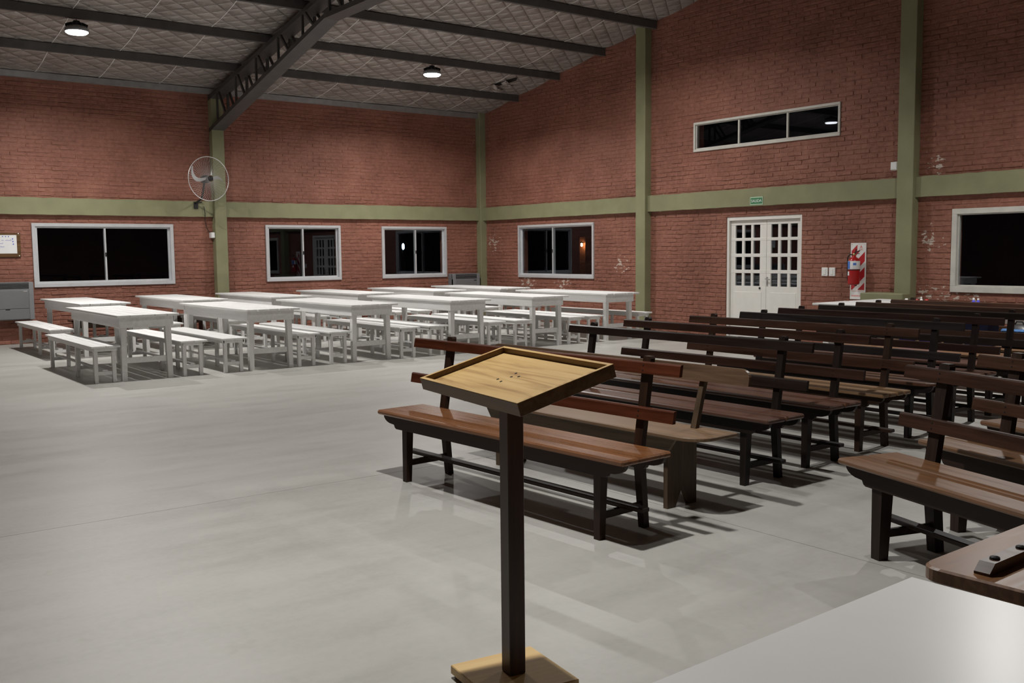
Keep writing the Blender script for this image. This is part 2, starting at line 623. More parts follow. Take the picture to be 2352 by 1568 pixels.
def bricks(wall, xf, a0, a1, z1, holes, mat, seed, nrow_out):
    """real bricks standing proud of the mortar; the 300 largest in view are separate parts, the rest one mesh"""
    rr = random.Random(seed)
    BL, BH, J, C = 0.262, 0.062, 0.007, 0.075
    todo = []
    row = 0
    z = 0.006
    while z < z1(0.5 * (a0 + a1)) + 3:
        off = (row % 2) * (BL + J) / 2 + rr.uniform(-.02, .02)
        a = a0 - off
        while a < a1:
            p, q = max(a, a0), min(a + BL + rr.uniform(-.012, .012), a1)
            a += BL + J + .0
            if q - p < 0.04 or z + BH > z1(p) - 0.03 or z + BH > z1(q) - 0.03:
                continue
            segs = [(p, q)]
            for h in holes:
                if z + BH > h[2] and z < h[3]:
                    new = []
                    for s, e in segs:
                        if e <= h[0] or s >= h[1]:
                            new.append((s, e))
                        else:
                            if s < h[0]:
                                new.append((s, h[0]))
                            if e > h[1]:
                                new.append((h[1], e))
                    segs = new
            for s, e in segs:
                if e - s > 0.03:
                    todo.append((s, e, z, e - s > 0.24))
        row += 1
        z += C

    def shape(r, L):
        """one rough painted brick: pillowed front with soft edges"""
        h, d = BH / 2, 0.0
        j = lambda s: r.uniform(-s, s)
        fr = 0.007
        back = [(-L / 2, MORTAR - .002, -h), (L / 2, MORTAR - .002, -h), (L / 2, MORTAR - .002, h), (-L / 2, MORTAR - .002, h)]
        dd = j(0.0035)
        fa = [(-L / 2 + .006 + j(.004), d + dd + j(.003), -h + fr + j(.007)), (j(.05), d + dd + .001 + j(.004), -h + fr * .8 + j(.007)), (L / 2 - .008 + j(.004), d + dd + j(.0025), -h + fr + j(.004)),
              (L / 2 - .008 + j(.004), d + dd + j(.0025), h - fr + j(.004)), (j(.05), d + dd + .001 + j(.003), h - fr * .8 + j(.005)), (-L / 2 + .008 + j(.004), d + dd + j(.0025), h - fr + j(.004))]
        v = back + fa
        f = [(4, 5, 8, 9), (5, 6, 7, 8), (0, 1, 6, 5, 4), (1, 2, 7, 6), (2, 3, 9, 8, 7), (3, 0, 4, 9)]
        return v, f

    def size(t):
        c = xf(((t[0] + t[1]) / 2, 0, t[2] + BH / 2))
        w = Vector(c) - CAM
        u = W_PX / 2 + FPX * w.dot(CR) / w.dot(CF)
        v = H_PX / 2 - FPX * w.dot(CU) / w.dot(CF)
        vis = 0 < u < W_PX and 0 < v < 690 and t[2] > 0.5
        k = xf((t[0], 0, t[2])), xf((t[1], 0, t[2]))
        us = [FPX * (Vector(q) - CAM).dot(CR) / (Vector(q) - CAM).dot(CF) for q in k]
        return (abs(us[0] - us[1]) * depth_px(c)) if (vis and t[3]) else -1
    order = sorted(range(len(todo)), key=lambda i: -size(todo[i]))
    pick = set(order[:300])
    variants = []
    for k in range(14):
        v, f = shape(rr, BL)
        o = obj('brick', MB(xf).add(v, f), mat)
        variants.append(o.data)
        bpy.data.objects.remove(o)
    rest = MB(xf)
    wob = lambda c: .004 * math.sin(c[0] * 2.1 + c[2] * 3.0) + rr.uniform(-.003, .003)
    for i, (s, e, zz, full) in enumerate(todo):
        c = ((s + e) / 2, 0, zz + BH / 2)
        if i in pick:
            o = bpy.data.objects.new('brick', rr.choice(variants))
            COL.objects.link(o)
            o.parent = wall
            o.location = xf((c[0], 0, c[2] + wob(c)))
        else:
            v, f = shape(rr, e - s)
            rest.add([(p[0] + c[0], p[1], p[2] + c[2] + wob(c)) for p in v], f)
    tag(obj('brick_courses', rest, mat, wall), 'courses of painted brick', kind='stuff')


COLS_L, COLS_R = [-6.29, -12.6], [-5.33, -10.72]
BEAM = (2.235, 2.529)
hole_beam = (-99, 99, BEAM[0], BEAM[1])
bricks(wall_left, XL, -12.45, -0.15, lambda a: EAVE - 0.08, WIN_L + [hole_beam] + [(c - .11, c + .11, 0, 9) for c in COLS_L], M['brick'], 5, 0)
bricks(wall_right, XR, -15.0, -0.15, lambda a: roof(a), [(h[0], h[1], h[2], h[3]) for h in WIN_R] + [DOOR, hole_beam] + [(c - .11, c + .11, 0, 9) for c in COLS_R], M['brick_r'], 6, 0)

# floor of cast slabs with saw-cut joints
floor = tag(obj('floor', MB().box(X0 - .2, 0.25, Y0 - .2, 0.25, -0.2, -0.012), M['dark_hole']), 'grey polished concrete floor', kind='structure')
g = 0.0045
cells = [(X0, .02, -12.88, .02)]
for (ya, yb) in ((Y0, -19.35), (-19.35, -12.88)):
    cells += [(a, b, ya, yb) for a, b in ((X0, -15.4), (-15.4, -9.2), (-9.2, -3.0), (-3.0, .02))]
for (xa, xb, ya, yb) in cells:
    obj('floor_slab', MB().box(xa + g / 2, xb - g / 2, ya + g / 2, yb - g / 2, -0.05, 0.0), M['floor'], floor)

# roof: deck above, quilted insulation sheets hung below it, tape over the seams
mb = MB()
for (ya, yb) in ((0.25, RIDGE), (RIDGE, Y0 - .25)):
    za, zb = roof(ya) if ya != 0.25 else EAVE - .0475, roof(yb) if yb != Y0 - .25 else EAVE - .0475
    mb.loft([(X0 - .25, ya, za + .03), (.25, ya, za + .03), (.25, yb, zb + .03), (X0 - .25, yb, zb + .03)],
            [(X0 - .25, ya, za + .08), (.25, ya, za + .08), (.25, yb, zb + .08), (X0 - .25, yb, zb + .08)])
ceiling = tag(obj('ceiling', mb, M['deck']), 'pitched roof lined with silvery quilted insulation', kind='structure')
PY = [-0.07] + [-1.40 - 1.39 * k for k in range(7)]
SW = 1.05
nsheet = int(math.ceil(-X0 / SW))
for side in (0, 1):
    for k in range(nsheet):
        xa, xb = -k * SW, max(X0, -(k + 1) * SW)
        mb = MB()
        ny, nx = (56, 4) if side == 0 else (6, 1)
        vs, fs = [], []
        for iy in range(ny + 1):
            y = RIDGE * iy / ny if side == 0 else RIDGE + (Y0 - RIDGE) * iy / ny
            for ix in range(nx + 1):
                x = xa + (xb - xa) * ix / nx
                ph = (y - PY[1]) / 1.39
                sag = 0.048 * math.sin(math.pi * (ph % 1)) ** .8 + (0.004 * math.sin(x * 3.1 + y * 2.3) if side == 0 else 0)
                vs.append((x, y, roof(y) - (sag if side == 0 else 0)))
        for iy in range(ny):
            for ix in range(nx):
                a = iy * (nx + 1) + ix
                fs.append((a, a + 1, a + nx + 2, a + nx + 1))
        obj('insulation_sheet', mb.add(vs, fs), M['foil'], ceiling, smooth=True)
        if side == 0 and k > 0:
            mb = MB()
            n = 56
            sg = lambda y: 0.048 * math.sin(math.pi * (((y - PY[1]) / 1.39) % 1)) ** .8 + 0.004 * math.sin(xa * 3.1 + y * 2.3)
            for iy in range(n):
                y, y2 = RIDGE * iy / n, RIDGE * (iy + 1) / n
                mb.loft([(xa - .006, y, roof(y) - sg(y) - .006), (xa + .006, y, roof(y) - sg(y) - .006), (xa + .006, y, roof(y) - sg(y) + .006), (xa - .006, y, roof(y) - sg(y) + .006)],
                        [(xa - .006, y2, roof(y2) - sg(y2) - .006), (xa + .006, y2, roof(y2) - sg(y2) - .006), (xa + .006, y2, roof(y2) - sg(y2) + .006), (xa - .006, y2, roof(y2) - sg(y2) + .006)])
            obj('seam_tape', mb, M['tape'], ceiling)
# torn spot in the lining near the gable wall
tear = tag(obj('insulation_tear', MB().add([(-1.08, -1.95, roof(-1.95) - .058), (-.9, -1.92, roof(-1.92) - .058), (-.72, -2.28, roof(-2.28) - .058), (-.80, -2.42, roof(-2.42) - .058)], [(0, 1, 2, 3)]), M['dark_hole'], ceiling), 'dark hole torn in the lining')
for k, (x, y, dx, dy, dz) in enumerate(((-1.1, -1.9, .22, -.10, -.10), (-.98, -2.15, .20, -.08, -.08), (-.95, -1.75, .30, .05, -.05))):
    z = roof(y) - .055
    v = []
    for i in range(5):
        for q in range(3):
            s, w = i / 4, q / 2
            v.append((x + dx * s + .02 * math.sin(9 * s + q), y + dy * s + .22 * (w - .5) * (1 - .6 * s), z + dz * math.sin(s * 2.2) + .012 * math.sin(7 * w + 5 * s + k)))
    f = [(i * 3 + q, i * 3 + q + 1, i * 3 + q + 4, i * 3 + q + 3) for i in range(4) for q in range(2)]
    obj('torn_flap', MB().add(v, f), M['foil'], ceiling)

# purlins (cold-formed C sections)
ORD = ['first', 'second', 'third', 'fourth', 'fifth', 'sixth', 'seventh', 'eighth', 'ninth', 'tenth', 'eleventh', 'twelfth']
for k, y in enumerate(PY):
    z = roof(y) - 0.018
    w, h, tk = 0.07, 0.13, 0.006
    c = [(y - w / 2, z), (y + w / 2, z), (y + w / 2, z - .02), (y + w / 2 - tk, z - .02), (y + w / 2 - tk, z - tk), (y - w / 2 + tk, z - tk), (y - w / 2 + tk, z - h + tk),
         (y + w / 2 - tk, z - h + tk), (y + w / 2 - tk, z - h + .02), (y + w / 2, z - h + .02), (y + w / 2, z - h), (y - w / 2, z - h)]
    if k == 0:
        c = [(y + .06, z), (y - .04, z), (y - .04, z - .10), (y + .06, z - .10)]
    o = obj('eaves_beam' if k == 0 else 'roof_purlin', MB().prism(c, 0, X0 + .002, -0.004), M['galv'] if k == 0 else M['purlin'])
    tag(o, 'pale steel eaves purlin along the top of the windowed wall' if k == 0 else 'dark steel roof purlin, %s up from the eaves of the windowed wall' % ORD[k - 1], 'beam', None if k == 0 else 'steel roof purlins', 'structure' if k == 0 else None)

# columns and ring beam of painted concrete
D = 0.155


def column(a, xf, top, w, label):
    o = obj('concrete_column', MB(xf).cbox(a - w / 2, a + w / 2, -0.02, D, 0.0, top, .006), M['green'])
    return tag(o, label, 'column', 'green concrete columns', 'structure')


column(COLS_L[0], XL, 4.52, 0.235, 'green column carrying the roof truss behind the wall fan')
o = obj('concrete_column', MB().cbox(-0.155, 0.02, -0.155, 0.02, 0, EAVE + .02, .006), M['green'])
tag(o, 'green column in the corner where both brick walls meet', 'column', 'green concrete columns', 'structure')
column(COLS_R[0], XR, roof(COLS_R[0]) - .01, 0.25, 'green column between the corner window and the white doors')
column(COLS_R[1], XR, roof(COLS_R[1]) - .01, 0.255, 'green column beside the fire extinguisher')
BD = 0.085
for i, (a0, a1, xf, lab) in enumerate(((-12.4, -6.41, XL, 'green ring beam above the widest window beside the fan'), (-6.17, -.155, XL, 'green ring beam above the two smaller windows'),
                                   (-5.205, -.155, XR, 'green ring beam above the window next to the corner'), (-10.59, -5.455, XR, 'green ring beam with the exit sign above the doors'),
                                   (-16.0, -10.85, XR, 'green ring beam above the cream-framed window'))):
    mb = MB(xf)
    n = 40
    rr = random.Random(i)
    rings = []
    for k in range(n + 1):
        a = a0 + (a1 - a0) * k / n
        zt, zb = BEAM[1] + rr.uniform(-.006, .006), BEAM[0] + rr.uniform(-.003, .003)
        rings.append([(a, -.02, zb), (a, BD, zb), (a, BD, zt - .006), (a, BD - .01, zt), (a, -.02, zt)])
    tag(obj('concrete_beam', mb.lofts(rings), M['green']), lab, 'beam', 'green ring beams', 'structure')
blk = obj('concrete_ledge', MB().cbox(-.37, -.157, -10.86, -10.17, 0, .852, .012).cbox(-.157, -.006, -10.59, -10.17, 0, .852, .004), M['green'])
tag(blk, 'low green concrete block at the foot of the column by the extinguisher', 'ledge', None, 'structure')

# roof truss: box girder of four chords with flat-bar webs, spanning from the fan column
tr = thing('roof_truss', 'dark steel lattice roof truss rising from the fan column', 'truss', (COLS_L[0], 0, 0))
KY, KZ = -4.95, 5.03


def bot(y):
    yy = -y if y > RIDGE else y - Y0
    return 3.84 + (KZ - 3.84) * min(1, yy / -KY)


def topc(y):
    return roof(y) - 0.15 - 0.035


ys = [-.15, KY, RIDGE]
for (ya, yb) in ((-.02, KY), (KY, RIDGE), (RIDGE, Y0 - KY), (Y0 - KY, Y0 + .02)):
    mb = MB()
    za, zb = bot(ya), bot(yb)
    mb.loft([(-.125, ya, za), (.125, ya, za), (.125, ya, za + .075), (-.125, ya, za + .075)], [(-.125, yb, zb), (.125, yb, zb), (.125, yb, zb + .075), (-.125, yb, zb + .075)])
    obj('bottom_chord', mb, M['steel'], tr)
for (ya, yb) in ((-.02, RIDGE), (RIDGE, Y0 + .02)):
    obj('top_chord', MB().bar((0, ya, topc(ya)), (0, yb, topc(yb)), .25, .08), M['steel'], tr)
nodes = [-.45 - .93 * k for k in range(11)] + [RIDGE]
nodes = nodes + [Y0 - y for y in reversed(nodes[:-1])]
for sx in (-.105, .105):
    for i, y in enumerate(nodes):
        if i % 1 == 0:
            obj('web_post', MB().bar((sx, y, bot(y) + .05), (sx, y, topc(y)), .045 if sx > 0 else .035, .035, (0, 1, 0)), M['steel'], tr)
        run = -.34 if y >= RIDGE else .34
        obj('web_diagonal', MB().bar((sx, y + run * .2, topc(y + run * .2)), (sx, y + run * 1.2, bot(y + run * 1.2) + .05), .035, .035, (1, 0, 0)), M['steel'], tr)

# ------------------------------------------------------------------ lamps
def high_bay(loc, drop, label):
    t = thing('high_bay_lamp', label, 'lamp', loc, 0, 'round high-bay lamps')
    obj('housing', MB().lathe([(.06, .10), (.13, .085), (.168, .05), (.172, .01), (.160, .004)], 28), M['grey_lt'], t, True)
    for k in range(14):
        a = 2 * math.pi * k / 14
        obj('heatsink_fin', MB().bar((.075 * math.cos(a), .075 * math.sin(a), .115), (.155 * math.cos(a), .155 * math.sin(a), .085), .006, .05), M['black'], t)
    obj('driver', MB().lathe([(.05, .09), (.055, .15), (.045, .165), (.01, .17)], 18), M['black'], t, True)
    obj('lens', MB().lathe([(.160, .02), (.160, -.005), (.135, -.024), (.01, -.032)], 28), M['lens'], t, True)
    ld = bpy.data.lights.new('lamp_light', 'AREA')
    ld.shape, ld.size, ld.energy, ld.color, ld.spread = 'DISK', .16, LAMP_WATTS, (1.0, .98, .945), LAMP_SPREAD
    lo = bpy.data.objects.new('lamp_light', ld)
    COL.objects.link(lo)
    lo.parent = t
    lo.location = (0, 0, -.034)
    obj('suspension_cable', MB().tube([(0, 0, .165), (0, 0, drop)], .006, 6), M['black'], t)
    return t


for (x, y, z, where) in LAMPS:
    drop = .19 if z is None else roof(y) - z - .005
    high_bay((x, y, roof(y) - .148 - .19 if z is None else z), drop, 'round glowing lamp hanging ' + where)

# ------------------------------------------------------------------ windows and door
def window(n, a0, a1, z0, z1, xf, divs, label, fw=.05, sliding=True, frame='alu', proud=.028):
    w = thing('window_%d' % n, label, None, kind='structure')
    f = MB(xf)
    for (p, q, r, s) in ((a0, a1, z1 - fw, z1), (a0, a1, z0, z0 + fw * 1.15), (a0, a0 + fw, z0 + fw * 1.15, z1 - fw), (a1 - fw, a1, z0 + fw * 1.15, z1 - fw)):
        f.cbox(p, q, -.10, proud, r, s, .004)
    obj('frame', f, M[frame], w)
    edges = [a0 + fw] + divs + [a1 - fw]
    zb, zt = z0 + fw * 1.15, z1 - fw
    for i in range(len(edges) - 1):
        p, q = edges[i], edges[i + 1]
        back = (-.05 if i % 2 else -.012) if sliding else -.02
        sw = .032 if sliding else .018
        if sliding:
            p, q = p - (.016 if i else 0), q + (.016 if i < len(edges) - 2 else 0)
        s = MB(xf)
        for (c, d, e, g_) in ((p, q, zt - sw * .8, zt), (p, q, zb, zb + sw), (p, p + sw, zb + sw, zt - sw * .8), (q - sw, q, zb + sw, zt - sw * .8)):
            s.cbox(c, d, back - .022, back + .012, e, g_, .003)
        so = obj('sash', s, M['alu'] if frame == 'alu' else M[frame], w)
        obj('pane', MB(xf).add([(p + sw, back - .005, zb + sw), (q - sw, back - .005, zb + sw), (q - sw, back - .005, zt - sw * .8), (p + sw, back - .005, zt - sw * .8)], [(0, 1, 2, 3)]), M['glass'], so)
        if sliding and i == 0:
            obj('latch', MB(xf).cbox(q - .028, q - .004, back + .012, back + .03, (zb + zt) / 2 - .035, (zb + zt) / 2 + .035, .004), M['black'], so)
    return w


window(1, *WIN_L[0], XL, [-8.40], 'wide aluminium sliding window with black night panes beside the heater', .06)
window(2, *WIN_L[1], XL, [-4.52], 'aluminium sliding window just past the fan column')
window(3, *WIN_L[2], XL, [-1.82], 'aluminium sliding window nearest the corner heater')
window(4, *WIN_R[0], XR, [-2.55], 'aluminium sliding window on the gable wall next to the corner')
window(5, *WIN_R[1], XR, [-9.53 + 3.005 / 3, -9.53 + 3.005 * 2 / 3], 'high strip window of three fixed panes above the doors', .04, False, 'cream', .02)
window(6, *WIN_R[2], XR, [-12.64], 'large cream-framed window beyond the extinguisher column', .075, False, 'cream', .03)

# double door: reveal, frame, two leaves of three by four panes
dr = thing('door_1', 'white double door with twelve small panes in each leaf', None, kind='structure')
fd = MB(XR)
fd.cbox(DOOR[0], DOOR[0] + .045, -.16, -.02, 0, 2.07, .004)
fd.cbox(DOOR[1] - .05, DOOR[1], -.16, -.02, 0, 2.07, .004)
fd.cbox(DOOR[0] + .045, DOOR[1] - .05, -.16, -.02, 2.005, 2.07, .004)
obj('door_frame', fd, M['door'], dr)
obj('threshold', MB(XR).cbox(DOOR[0], DOOR[1], -.2, -.01, 0, .015, .003), M['galv'], dr)
for (p, q, pa, hinge) in ((-8.098, -7.338, [-7.961, -7.771, -7.577], 1), (-8.797, -8.102, [-8.718, -8.524, -8.331], 0)):
    d0, d1 = -.105, -.065
    zr = [0.888, 1.164, 1.440, 1.708]
    ph = .218
    pw = .14
    lo = MB(XR)
    cols = sorted(pa if hinge == 0 else [c - 0.0 for c in pa])
    starts = [c for c in cols]
    starts = [c - (pw if hinge == 1 else 0) * 0 for c in starts]
    # stiles and muntins
    xs = [p] + [e for c in starts for e in (c, c + pw)] + [q]
    for i in range(0, len(xs), 2):
        lo.cbox(xs[i], xs[i + 1], d0 + .003, d1 - .003, zr[0], zr[-1] + ph, .003)
    rows = [(0.012, zr[0])] + [(zr[i] + ph, zr[i + 1]) for i in range(3)] + [(zr[3] + ph, 2.003)]
    for i, (r, s) in enumerate(rows):
        lo.cbox(p, q, d0, d1 + (0 if i in (0, 4) else -.0), r, s, .003)
    leaf = obj('door_leaf', lo, M['door'], dr)
    obj('lower_panel', MB(XR).cbox(p + .09, q - .09, d1 - .004, d1 + .006, .12, zr[0] - .10, .006), M['door'], leaf)
    for c in starts:
        for z in zr:
            obj('pane', MB(XR).add([(c, -.09, z), (c + pw, -.09, z), (c + pw, -.09, z + ph), (c, -.09, z + ph)], [(0, 1, 2, 3)]), M['glass'], leaf)
    if hinge == 0:
        obj('handle', MB(XR).cbox(-8.135, -8.105, d1, d1 + .012, .90, 1.05, .004).bar((-8.12, d1 + .045, 1.015), (-8.205, d1 + .045, 1.005), .016, .016).bar((-8.12, d1, 1.015), (-8.12, d1 + .05, 1.015), .016, .016), M['chrome'], leaf)
    else:
        obj('lock', MB(XR).lathe([(.018, d1), (.018, d1 + .012), (.008, d1 + .016)], 12, (-7.972, 0, .855), 1), M['black'], leaf)

# outside at night: a lantern on a pier and a lamp post seen through the panes
def on_x(u, v, x):
    d = px_ray(u, v)
    return CAM + d * ((x - CAM.x) / d.x)


def on_y(u, v, y):
    d = px_ray(u, v)
    return CAM + d * ((y - CAM.y) / d.y)


q = on_x(1330, 570, 6.0)
tag(obj('outdoor_pier', MB().cbox(q.x + .12, q.x + .42, q.y - .14, q.y + .12, 0, 1.95, .01), M['brick']), 'small lit brick pier outside the window next to the corner', 'pier')
q = on_x(1336, 562, 6.0)
lt = thing('outdoor_lantern', 'warm lantern glowing outside the window next to the corner', 'lantern', (q.x, q.y, q.z))
obj('bulb', MB().lathe([(.005, -.05), (.03, -.03), (.03, .03), (.005, .05)], 12), M['warm'], lt, True)
obj('cap', MB().lathe([(.05, .05), (.05, .06), (.01, .09)], 12), M['black'], lt)
obj('bracket', MB().bar((0, 0, .07), (.122, 0, .07), .015, .015), M['black'], lt)
q = on_y(926, 566, 5.0)
ps = thing('outdoor_lamp_post', 'slim post with a bluish lamp outside the window by the corner heater', 'lamp', (q.x, q.y, 0))
obj('post', MB().tube([(0, .05, 0), (0, .05, q.z + .1)], .02, 8), M['black'], ps)
obj('lamp_head', MB().lathe([(.005, q.z - .09), (.035, q.z - .05), (.035, q.z + .05), (.005, q.z + .09)], 12), M['cool'], ps, True)

# ------------------------------------------------------------------ things fixed to the walls
# gas heaters
def heater(a0, a1, z0, z1, label, badge):
    t = thing('wall_heater', label, 'heater', ((a0 + a1) / 2, 0, 0))
    w = (a1 - a0) / 2
    dp = .20
    b = MB(XL)
    b.cbox(-w, w, 0, dp, z0, z1 - .115, .006)
    b.cbox(-w, w, 0, dp - .03, z1 - .115, z1, .006)
    obj('casing', b, M['grey'], t)
    for s in (-1, 1):
        obj('side_cover', MB(XL).cbox(*sorted((s * w, s * (w - .075))), dp - .06, dp + .006, z0, z1 - .004, .005), M['grey_lt'], t)
    for k in range(5):
        z = z1 - .022 - k * .022
        obj('louvre', MB(XL).cbox(-w + .08, w - .08, dp - .03, dp + .002, z - .008, z, .002), M['grey'] if k else M['grey_lt'], t)
    obj('grille_back', MB(XL).cbox(-w + .078, w - .078, dp - .032, dp - .026, z1 - .13, z1 - .012, .001), M['dark_hole'], t)
    pn = obj('front_panel', MB(XL).cbox(-w + .08, w - .08, dp - .01, dp + .012, z0 + .19, z1 - .135, .006), M['grey'], t)
    obj('badge', MB(XL).cbox(w - .17, w - .10, dp + .012, dp + .015, z1 - .165, z1 - .148, .001), M[badge], pn)
    obj('lower_panel', MB(XL).cbox(-w + .08, w - .08, dp - .01, dp + .012, z0 + .01, z0 + .184, .006), M['grey'], t)
    obj('finger_pull', MB(XL).cbox(-.035 + w * .25, .035 + w * .25, dp + .010, dp + .014, z0 + .172, z0 + .186, .001), M['black'], t)
    return t


heater(-10.79, -9.675, .43, 1.075, 'long grey gas heater under the notice board', 'chrome')
heater(-.975, -.235, .38, 1.03, 'small grey gas heater in the corner behind the tables', 'black')

# notice board
nb = thing('notice_board', 'small wooden notice board with a handwritten white sheet', 'board', (-10.19, 0, 0))
obj('board', MB(XL).cbox(-.38, .385, .012, .032, 1.505, 1.915, .004), M['boardwood'], nb)
sh = obj('paper_sheet', MB(XL).cbox(-.34, .325, .0322, .0336, 1.565, 1.88, .0005), M['paper'], nb)
for sx, sz in ((.355, 1.90), (.355, 1.522), (-.355, 1.90), (-.355, 1.522)):
    obj('screw', MB(XL).lathe([(.009, .032), (.008, .036), (.003, .038)], 10, (sx, 0, sz), 1), M['chrome'], nb)
rr = random.Random(3)
for line, (z, x0, x1) in enumerate(((1.79, -.31, .17), (1.735, -.31, .05), (1.68, -.31, .12), (1.60, -.05, -.0), )):
    mb = MB()
    x = x0
    while x < x1:
        n = rr.randint(3, 7)
        pts = []
        for k in range(n * 4):
            pts.append((x + k * .0035, -.0345, z + .008 * math.sin(k * 1.7) + (.012 if rr.random() < .10 else 0)))
        mb.tube(pts, .0016, 4)
        x += n * .014 + .022
    obj('handwriting', mb, M['ink'], sh)
for k in range(3):
    obj('blue_flower', MB(XL).lathe([(.011, .0336), (.009, .035), (.002, .0355)], 6, (.11 + .045 * k, 0, 1.855), 1), M['ink'], sh)
    obj('blue_flower', MB(XL).lathe([(.013, .0336), (.009, .035), (.002, .0355)], 6, (.262 + .004 * k, 0, 1.815 - .045 * k), 1), M['ink'], sh)

# wall fan
fan = thing('wall_fan', 'large round wall fan in a wire cage on the green column', 'fan', (-6.685, -.62, 2.915), math.radians(8))
fr = .405
N = 56
obj('outer_ring', MB().tube([(fr * math.cos(2 * math.pi * k / N), -.02, fr * math.sin(2 * math.pi * k / N)) for k in range(N)], .0075, 8, True), M['wire'], fan, True)
mb = MB()
for k in range(60):
    a = 2 * math.pi * k / 60
    pts = []
    for i in range(7):
        s = i / 6
        r_ = .06 + (fr - .06) * s
        aa = a + .35 * (1 - s)
        pts.append((r_ * math.cos(aa), -.02 - .085 * math.cos(s * math.pi / 2) ** .8, r_ * math.sin(aa)))
    mb.tube(pts, .0014, 3)
obj('front_guard', mb, M['wire'], fan)
mb = MB()
for k in range(40):
    a = 2 * math.pi * k / 40
    mb.tube([(.07 * math.cos(a), .09, .07 * math.sin(a)), (.3 * math.cos(a), .07, .3 * math.sin(a)), (fr * math.cos(a), -.02, fr * math.sin(a))], .0009, 3)
obj('rear_guard', mb, M['wire'], fan)
for s in (0, 1):  # blades take the shape of the S-curved highlight on the guard wires
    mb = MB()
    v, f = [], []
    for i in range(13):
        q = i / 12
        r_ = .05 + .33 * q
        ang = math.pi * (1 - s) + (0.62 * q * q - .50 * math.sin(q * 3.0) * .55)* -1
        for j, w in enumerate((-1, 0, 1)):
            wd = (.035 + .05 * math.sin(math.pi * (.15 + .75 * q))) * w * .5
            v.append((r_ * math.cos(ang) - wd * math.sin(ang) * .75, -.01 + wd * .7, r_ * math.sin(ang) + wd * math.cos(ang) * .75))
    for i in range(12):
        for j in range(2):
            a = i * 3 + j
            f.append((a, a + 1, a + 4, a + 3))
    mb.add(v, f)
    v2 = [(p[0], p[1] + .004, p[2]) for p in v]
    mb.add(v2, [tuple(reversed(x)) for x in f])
    obj('glint_blade', mb, M['glint_blade'], fan, True)
obj('hub', MB().lathe([(.005, -.115), (.042, -.11), (.045, -.09), (.045, .02)], 20, (0, 0, 0), 1), M['black'], fan, True)
obj('motor', MB().lathe([(.05, .03), (.075, .06), (.075, .17), (.05, .20), (.005, .205)], 20, (0, 0, 0), 1), M['black'], fan, True)
mb = MB()
mb.tube([(0, .15, -.06), (-.02, .17, -.22), (-.03, .22, -.36), (-.02, .42, -.41), (0, .53, -.43)], .018, 8)
obj('bracket_arm', mb, M['black'], fan, True)
obj('wall_bracket', MB().cbox(-.03, .05, .51, .545, -.53, -.40, .006).bar((.0, .53, -.41), (.12, .50, -.405), .03, .02), M['black'], fan)
cb = tag(obj('fan_power_cable', MB().tube([(-6.60, -.10, 2.43), (-6.585, -.115, 2.3), (-6.56, -.03, 2.15), (-6.53, -.025, 2.02), (-6.475, -.03, 1.93)], .006, 6), M['black']), 'thin black cable hanging from the fan to the white socket box', 'cable')
sb = thing('socket_box', 'white socket box on the side of the fan column', 'socket', (-6.455, -.075, 1.885))
obj('box', MB().cbox(-.03, .045, -.055, .055, -.055, .055, .008), M['plastic'], sb)
obj('cover_plate', MB().cbox(-.022, .04, -.062, -.054, -.047, .047, .004), M['plastic'], sb)
sb = thing('socket_box', 'white junction box high on the side of the extinguisher column', 'socket', (-.09, -10.53, 2.70))
obj('box', MB().cbox(-.05, .05, -.055, .055, -.06, .06, .008), M['plastic'], sb)
obj('cover_plate', MB().cbox(-.058, -.048, -.045, .045, -.05, .05, .004), M['plastic'], sb)

# exit sign
RX = (math.pi / 2, 0, -math.pi / 2)
es = thing('exit_sign', 'small green exit sign with white lettering above the doors', 'sign', (-BD, -8.003, 2.317))
obj('plate', MB().cbox(-.006, .0, -.132, .132, -.067, .067, .001), M['signpale'], es)
obj('green_field', MB().cbox(-.0075, -.005, -.120, .120, -.050, .050, .0005), M['signgreen'], es)
text('lettering', 'SALIDA', .066, M['paper'], es, (-.0082, 0, -.002), RX)

# light switches
for y, lab in ((-9.30, 'white switch plate on the brick nearer the doors'), (-9.435, 'white switch plate on the brick nearer the extinguisher')):
    t = thing('light_switch', lab, 'switch', (0, y, 1.146), 0, 'pair of switch plates')
    obj('plate', MB().cbox(-.018, .004, -.055, .055, -.068, .068, .005), M['plastic'], t)
    obj('rocker', MB().cbox(-.025, -.017, -.022, .022, -.045, .045, .003), M['plastic'], t)

# extinguisher and its striped board
bd = thing('extinguisher_board', 'red and white striped board behind the fire extinguisher', 'board', (-.004, -9.897, 0))
hw, z0, z1 = .132, .73, 1.592
obj('panel', MB().cbox(-.012, 0, -hw, hw, z0, z1, .001), M['plastic'], bd)


def clip_poly(poly, y0, y1, za, zb):
    def cut(pts, inside, inter):
        out = []
        for i in range(len(pts)):
            a, b = pts[i - 1], pts[i]
            if inside(b):
                if not inside(a):
                    out.append(inter(a, b))
                out.append(b)
            elif inside(a):
                out.append(inter(a, b))
        return out
    for ax, lim, sg in ((0, y0, 1), (0, y1, -1), (1, za, 1), (1, zb, -1)):
        if not poly:
            return []
        poly = cut(poly, lambda p: (p[ax] - lim) * sg >= 0, lambda a, b: tuple(a[k] + (b[k] - a[k]) * ((lim - a[ax]) / (b[ax] - a[ax])) for k in (0, 1)))
    return poly


